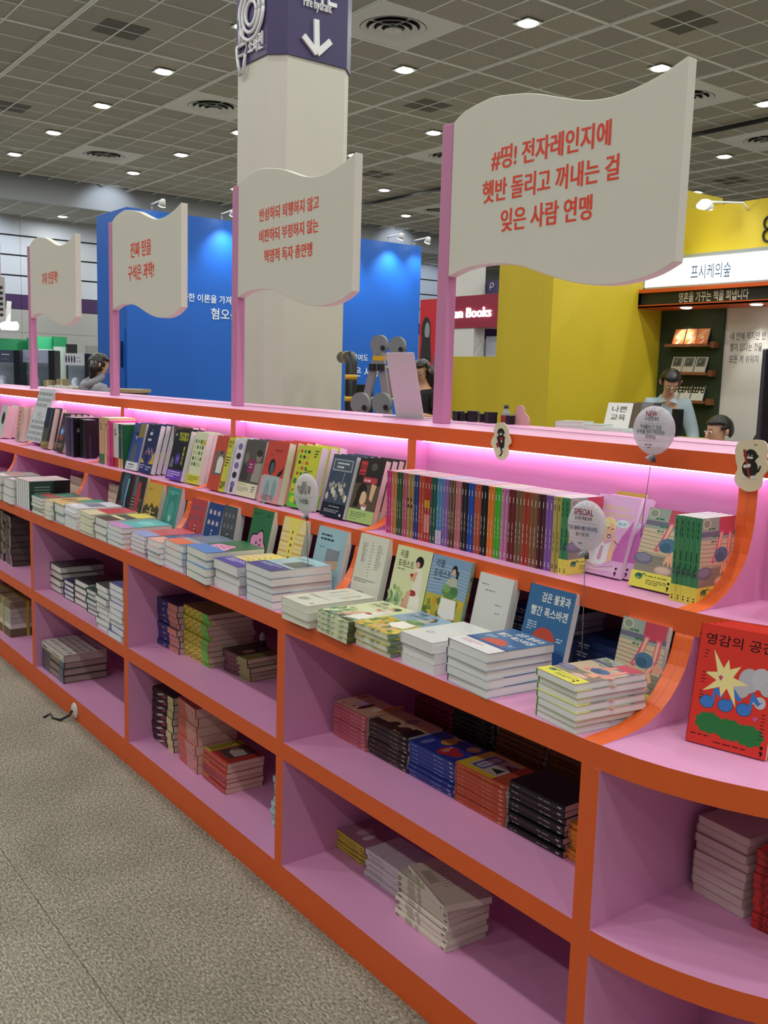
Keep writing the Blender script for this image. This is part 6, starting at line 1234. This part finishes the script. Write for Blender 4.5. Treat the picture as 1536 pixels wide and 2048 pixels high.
def person(label, loc, yaw, H, top_m, leg_m, head=(0, 0), lean=0, arms=None, hair='short', glasses=False, seated=False, sleeve='long', extra=None, hood=False, collar=None):
    """figure facing -Y before the yaw; head=(turn, nod) degrees; arms: {side:(elbow, wrist)} in metres for a 1.7 m body"""
    s = H/1.70; t = thing('person', label, 'person', loc, (0, 0, yaw))
    R_ = Matrix.Rotation(math.radians(lean), 3, 'X'); piv = V3(0, 0, .95)
    up_ = lambda v: piv+R_ @ (V3(*v)-piv)
    drop = -.42 if seated else 0
    J = {}; E_ = []
    def add(n, p_, r, prev=None, ux=True):
        q = up_(p_) if ux else V3(*p_)
        J[n] = ((q+V3(0, 0, drop))*s if not (seated and n[:2] in ('kn', 'an', 'to', 'he')) else q*s, tuple(x*s for x in r) if isinstance(r, tuple) else r*s)
        if prev: E_.append((prev, n))
    add('pelvis', (0, 0, .95), (.135, .10)); add('waist', (0, 0, 1.08), (.115, .085), 'pelvis'); add('chest', (0, 0, 1.27), (.135, .10), 'waist'); add('upper', (0, .01, 1.38), (.10, .08), 'chest')
    add('neck', (0, .01, 1.45), .050, 'upper'); add('neck2', (0, -.005, 1.50), .048, 'neck')
    hm = Matrix.Translation(up_((0, -.005, 1.50))) @ Matrix.Rotation(math.radians(head[0]), 4, 'Z') @ Matrix.Rotation(math.radians(head[1]+lean), 4, 'X')
    def hp(v): return hm @ V3(*v)
    for n, p_, r, pv in (('jaw', (0, -.030, .045), (.055, .058), 'neck2'), ('face', (0, -.028, .10), (.068, .078), 'jaw'), ('brow', (0, -.012, .155), (.074, .088), 'face'), ('crown', (0, .0, .195), (.052, .062), 'brow')):
        J[n] = ((hp(p_)+V3(0, 0, drop))*s, tuple(x*s for x in r)); E_.append((pv, n))
    arms = arms or {1: ((.24, .02, 1.12), (.25, -.06, .88)), -1: ((-.24, .02, 1.12), (-.25, -.06, .88))}
    hands = []
    for sd in (1, -1):
        k = 'R' if sd == 1 else 'L'; el, wr = arms[sd]
        add('sh'+k, (sd*.155, .01, 1.375), .055, 'upper'); add('el'+k, el, .038, 'sh'+k); add('wr'+k, wr, (.026, .022), 'el'+k)
        d = (V3(*wr)-V3(*el)).normalized(); side = d.cross(V3(0, 0, 1)).normalized() if abs(d.z) < .95 else V3(0, 1, 0); nrm = d.cross(side)
        pc = V3(*wr)+d*.05; add('pa'+k, pc, (.032, .018), 'wr'+k)
        for f in range(4):
            b0 = V3(*wr)+d*.085+side*(.021*(f-1.5)*1.0); L = (.030, .034, .032, .024)[f]
            add('f%d0%s' % (f, k), b0, .0095, 'pa'+k); add('f%d1%s' % (f, k), b0+d*L-nrm*.004*sd, .0085, 'f%d0%s' % (f, k)); add('f%d2%s' % (f, k), b0+d*L*1.7-nrm*.02, .0075, 'f%d1%s' % (f, k))
        tb = V3(*wr)+d*.035+side*.034*(-sd); add('t0'+k, tb, .011, 'pa'+k); add('t1'+k, tb+d*.03+side*.016*(-sd), .0095, 't0'+k)
        hx_ = sd*.09
        add('hi'+k, (hx_, 0, .90), .088, 'pelvis', False)
        if seated:
            J['hi'+k] = (V3(hx_, 0, .50)*s, .08*s)
            for n, p_, r in (('kn', (hx_*1.2, -.42, .50), .060), ('an', (hx_*1.2, -.40, .08), .040)): J[n+k] = (V3(*p_)*s, r*s)
            J['to'+k] = (V3(hx_*1.2, -.54, .035)*s, .032*s); E_ += [('hi'+k, 'kn'+k), ('kn'+k, 'an'+k), ('an'+k, 'to'+k)]
        else:
            add('kn'+k, (hx_*1.05, -.01, .49), .056, 'hi'+k, False); add('an'+k, (hx_*1.1, .02, .09), .038, 'kn'+k, False); add('to'+k, (hx_*1.2, -.12, .035), .033, 'an'+k, False)
    skin('body', J, E_, SKIN, t)
    # clothes
    def grow(names, g, over=None):
        return {n: (J[n][0], tuple(x+g*s for x in (J[n][1] if isinstance(J[n][1], tuple) else (J[n][1],)*2))) for n in names}
    T = ['pelvis', 'waist', 'chest', 'upper']; TE = [('pelvis', 'waist'), ('waist', 'chest'), ('chest', 'upper')]
    for k in 'RL': T += ['sh'+k, 'el'+k]; TE += [('upper', 'sh'+k), ('sh'+k, 'el'+k)]
    JT = grow(T, .022)
    for k in 'RL':
        e, w_ = J['el'+k][0], J['wr'+k][0]
        if sleeve == 'long': JT['cu'+k] = (e.lerp(w_, .93), (.042*s, .040*s)); TE.append(('el'+k, 'cu'+k))
        else: JT['el'+k] = (J['sh'+k][0].lerp(e, .75), (.062*s, .058*s))
    skin('top', JT, TE, top_m, t)
    L = ['pelvis']; LE = []
    for k in 'RL': L += ['hi'+k, 'kn'+k, 'an'+k]; LE += [('pelvis', 'hi'+k), ('hi'+k, 'kn'+k), ('kn'+k, 'an'+k)]
    skin('trousers', grow(L, .018), LE, leg_m, t)
    q = MB()
    for k in 'RL':
        a, b2 = J['an'+k][0], J['to'+k][0]; q.tube([(a.x, a.y+.05*s, .045*s), (a.x, a.y, .055*s), (b2.x, b2.y, .042*s), (b2.x, b2.y-.05*s, .035*s)], [.035*s, .048*s, .046*s, .026*s], 10)
    q.obj('shoes', mat('shoe_dark', '#22201e', .5), t)
    # head: everything in head space
    off = V3(0, 0, drop)
    def HS(v): return (hp(v)+off)*s
    q = MB()
    for sx in (-1, 1):
        q.tube([HS((sx*.030, -.102, .118)), HS((sx*.030, -.110, .118))], [.013*s, .010*s], 10, rgb('#e8e2dc')); q.tube([HS((sx*.030, -.108, .118)), HS((sx*.030, -.113, .118))], [.007*s, .006*s], 8, rgb('#1c1410'))
        q.tube([HS((sx*.048, -.100, .140)), HS((sx*.030, -.112, .145)), HS((sx*.014, -.110, .140))], .0032*s, 6, rgb('#1c1612'))
    q.obj('eyes', ink('eye_surface', .3), t)
    q = MB(); q.tube([HS((0, -.104, .128)), HS((0, -.118, .10)), HS((0, -.124, .086)), HS((0, -.104, .078))], [.007*s, .010*s, .013*s, .006*s], 8); q.obj('nose', SKIN, t)
    q = MB(); q.tube([HS((-.022, -.092, .054)), HS((0, -.103, .053)), HS((.022, -.092, .054))], [.003*s, .0065*s, .003*s], 8); q.obj('mouth', mat('lips', '#a8585a', .45), t)
    q = MB()
    for sx in (-1, 1): q.tube([HS((sx*.074, -.01, .135)), HS((sx*.088, .0, .125)), HS((sx*.086, .0, .10)), HS((sx*.072, -.01, .088))], [.008*s, .014*s, .012*s, .006*s], 8)
    q.obj('ears', SKIN, t)
    if glasses:
        q = MB()
        for sx in (-1, 1):
            q.tube([HS((sx*.030+.022*math.cos(a*PI/8), -.122, .117+.019*math.sin(a*PI/8))) for a in range(17)], .0018*s, 6)
            q.tube([HS((sx*.052, -.120, .12)), HS((sx*.080, -.02, .122))], .0018*s, 6)
        q.tube([HS((-.009, -.122, .12)), HS((.009, -.122, .12))], .0018*s, 6); q.obj('glasses', mat('thin_frame', '#5c4a40', .3, metal=.6), t)
    # hair cap (and length)
    q = MB(); n, m_ = 24, 14; vs = []; fs = []
    for i in range(m_+1):
        th = PI*i/m_*.98
        for k in range(n):
            a = 2*PI*k/n; x, y, z = math.sin(th)*math.cos(a), math.sin(th)*math.sin(a), math.cos(th)
            wob = 1+.025*math.sin(a*9+th*4)
            vs.append(V3(x*.095*wob, .004+y*.112*wob, .128+z*.108*wob))
    for i in range(m_):
        for k in range(n):
            f = (i*n+k, (i+1)*n+k, (i+1)*n+(k+1) % n, i*n+(k+1) % n); c = sum((vs[j] for j in f), V3(0, 0, 0))/4
            low = .02 if hair == 'long' else (.05 if hair in ('bob', 'tied') else .075)
            face = c.y < -.035 and c.z < .175 and abs(c.x) < .085
            side = hair in ('short', 'tied') and c.y < .012 and c.z < .135
            if c.z > low and not face and not side: fs.append(f)
    q.mesh([HS(v) for v in vs], fs, smooth=True)
    if hair == 'long':
        for sx in (-1, 0, 1): q.tube([HS((sx*.06, .06-.03*abs(sx), .14)), HS((sx*.085, .05-.02*abs(sx), .04)), HS((sx*.09, .05, -.06)), HS((sx*.07, .05, -.19))], [.045*s, .052*s, .05*s, .02*s], 10)
    if hair == 'tied': q.tube([HS((0, .10, .12)), HS((0, .14, .08)), HS((0, .13, .0)), HS((0, .12, -.06))], [.03*s, .03*s, .022*s, .008*s], 10)
    if hair == 'bob':
        for sx in (-1, 0, 1): q.tube([HS((sx*.065, .05, .13)), HS((sx*.085, .035, .05)), HS((sx*.075, .03, -.045))], [.045*s, .048*s, .02*s], 10)
    o = q.obj('hair', HAIRM, t, fix=False); md = o.modifiers.new('solid', 'SOLIDIFY'); md.thickness = .006*s
    if hood:
        q = MB(); C_ = J['neck'][0]
        q.tube([C_+V3(.085*math.cos(a)*s, (.02+.09*math.sin(a))*s, (.0-.05*math.sin(a))*s) for a in [k*2*PI/14 for k in range(15)]], .036*s, 10)
        q.tube([C_+V3(0, .07, -.01)*s, C_+V3(0, .10, -.08)*s, C_+V3(0, .09, -.16)*s], [.05*s, .065*s, .03*s], 12); q.obj('hood', top_m, t)
    if collar:
        q = MB(); C_ = J['neck'][0]
        for sx in (-1, 1): q.mesh([C_+V3(sx*.055, .04, .02)*s, C_+V3(sx*.06, -.04, .0)*s, C_+V3(sx*.01, -.10, -.04)*s, C_+V3(sx*.075, -.085, -.06)*s, C_+V3(sx*.09, .03, -.02)*s], [(0, 1, 4), (1, 2, 3), (1, 3, 4)])
        o = q.obj('collar', collar, t, fix=False); md = o.modifiers.new('solid', 'SOLIDIFY'); md.thickness = .006
    if extra: extra(t, s, J)
    return t
JEAN = mat('dark_trousers', '#23262e', .8); GREYH = mat('grey_hoodie', '#8e9098', .85, noise=.08, nscale=30); BLKT = mat('black_shirt', '#1a191c', .8); LBLUE = mat('light_blue_shirt', '#a9bdc6', .75, noise=.04, nscale=20); CRM = mat('cream_shirt', '#c9c0aa', .8)
def feet_at(px, pytop, H, d): 
    p = at(px, pytop, d=d); return (p.x, p.y, 0)
# height follows from the head's top in the picture at the chosen distance
def hgt(px, pytop, d): return at(px, pytop, d=d).z
d = 10.4; person('person in a grey hoodie with short black hair, seen from behind at left', feet_at(190, 707, 0, d), YAW+PI-.9, hgt(195, 706, d)/1.015, GREYH, JEAN, head=(-20, 18), hair='bob', hood=True,
    arms={1: ((.24, -.08, 1.14), (.16, -.30, 1.10)), -1: ((-.24, -.08, 1.14), (-.16, -.30, 1.10))})
def camera_prop(t, s, J):
    q = MB(); a = (J['paR'][0]+J['paL'][0])/2
    q.box(a.x-.07, a.y-.05, a.z-.01, a.x+.07, a.y+.0, a.z+.075, rgb('#a8a08c')); q.box(a.x-.03, a.y-.075, a.z+.01, a.x+.03, a.y-.05, a.z+.06, rgb('#5c584c'))
    q.obj('held_camera', ink('camera_body', .4), t)
    q = MB(); c = J['chest'][0]; draw(q, [('l', .1, .5, .9, 2, .3, '#b03038')], .2, .1, lambda u, v, w_: (c.x-.1+u, c.y-.128*s-w_, c.z-.05+v)); q.obj('shirt_print', ink('shirt_print', .8), t)
d = 10.6; person('person with long black hair and glasses holding a camera, looking down', feet_at(849, 725, 0, d), YAW-.75, hgt(849, 723, d)/1.0, BLKT, JEAN, head=(12, 22), hair='long', glasses=True, sleeve='short', extra=camera_prop,
    arms={1: ((.22, -.04, 1.12), (.10, -.26, 1.17)), -1: ((-.22, -.04, 1.12), (-.06, -.26, 1.17))})
d = 9.9; person('person in a light blue shirt with tied hair leaning forward over a monitor', feet_at(1338, 750, 0, d), YAW-.25, hgt(1350, 748, d)/.955, LBLUE, JEAN, head=(8, 14), lean=22, hair='tied', glasses=True, collar=LBLUE,
    arms={1: ((.25, -.10, 1.10), (.20, -.34, 1.02)), -1: ((-.27, -.08, 1.10), (-.18, -.34, 1.02))})
d = 8.1; pz = hgt(1442, 832, d)
person('seated person with short black hair in a cream shirt, facing left', feet_at(1445, 832, 0, d), YAW-1.35, 1.78, CRM, JEAN, head=(10, 8), hair='short', seated=True, arms={1: ((.24, -.06, 1.12), (.16, -.30, 1.12)), -1: ((-.24, -.06, 1.12), (-.16, -.30, 1.12))})
t = thing('chair', 'black rounded chair back below the seated person', 'chair', feet_at(1443, 870, 0, 8.1), (0, 0, YAW-1.35))
q = MB(); q.lathe([(0, .44), (.22, .44), (.23, .47), (.2, .50), (0, .50)], 20); q.obj('seat', bc_, t)
q = MB(); q.tube([(-.20, .10, .5), (-.2, .22, .8), (-.1, .27, 1.02), (.1, .27, 1.02), (.2, .22, .8), (.2, .10, .5)], .03, 8); q.obj('backrest', bc_, t)
for (x, y) in ((-.17, -.15), (.17, -.15), (-.17, .15), (.17, .15)): q = MB(); q.tube([(x*1.1, y*1.1, 0), (x, y, .44)], .014, 8); q.obj('leg', BEAM, t)
d = 8.6; person('person with brown hair mostly hidden behind the black screen', feet_at(1531, 828, 0, d), YAW+.5, 1.62, mat('taupe_top', '#8c7c74', .8), JEAN, hair='long', head=(0, 10), seated=True)
d = 17; person('person dressed in black standing far off beside the green booth', feet_at(40, 707, 0, d), YAW+1.2, hgt(41, 707, d)/1.0, BLKT, JEAN, hair='short')

# ================================================================ crowd of books: the 300 that show largest stay single, the rest become one mass
def gather():
    from mathutils.bvhtree import BVHTree
    bpy.context.view_layer.update()
    books = [o for o in COL.objects if o.get('category') == 'book' and o.parent is None]
    hits = {o.name: 0 for o in books}; V = []; P = []; own = []
    for o in COL.objects:
        if o.type != 'MESH' or o.name.startswith(('ceiling', 'film', 'carpet')): continue
        r = o
        while r.parent: r = r.parent
        M = o.matrix_world; b0 = len(V); V += [M @ v.co for v in o.data.vertices]
        for p_ in o.data.polygons: P.append([b0+v for v in p_.vertices]); own.append(r.name)
    tree = BVHTree.FromPolygons(V, P)
    NX, NY = 384, 400
    for j in range(NY):
        for i in range(NX):
            h = tree.ray_cast(CAM, ray((i+.5)*1536/NX, 600+(j+.5)*1448/NY).normalized())
            if h[2] is not None and own[h[2]] in hits: hits[own[h[2]]] += 1
    books.sort(key=lambda o: -hits[o.name])
    rest = books[300:]
    b = MB(); mats = [INK_GLOSS(), INK_PAGE()]
    for o in rest:
        for ch in o.children:
            me = ch.data; M = o.matrix_world; base = len(b.v); b.v += [tuple(M @ v.co) for v in me.vertices]
            ca = me.color_attributes['ink'].data; mi = mats.index(me.materials[0])
            for p_ in me.polygons:
                b.f.append(tuple(base+v for v in p_.vertices)); b.c.append(tuple(ca[p_.loop_start].color)); b.m.append(mi); b.sm.append(False)
    for o in rest:
        for ch in list(o.children): bpy.data.objects.remove(ch)
        bpy.data.objects.remove(o)
    o = b.obj('remaining_books', mats, None, fix=False, label='remaining books deep in the stacks, rows and far bays', category='books', kind='stuff')
gather()
bpy.data.scenes.remove(TMP)
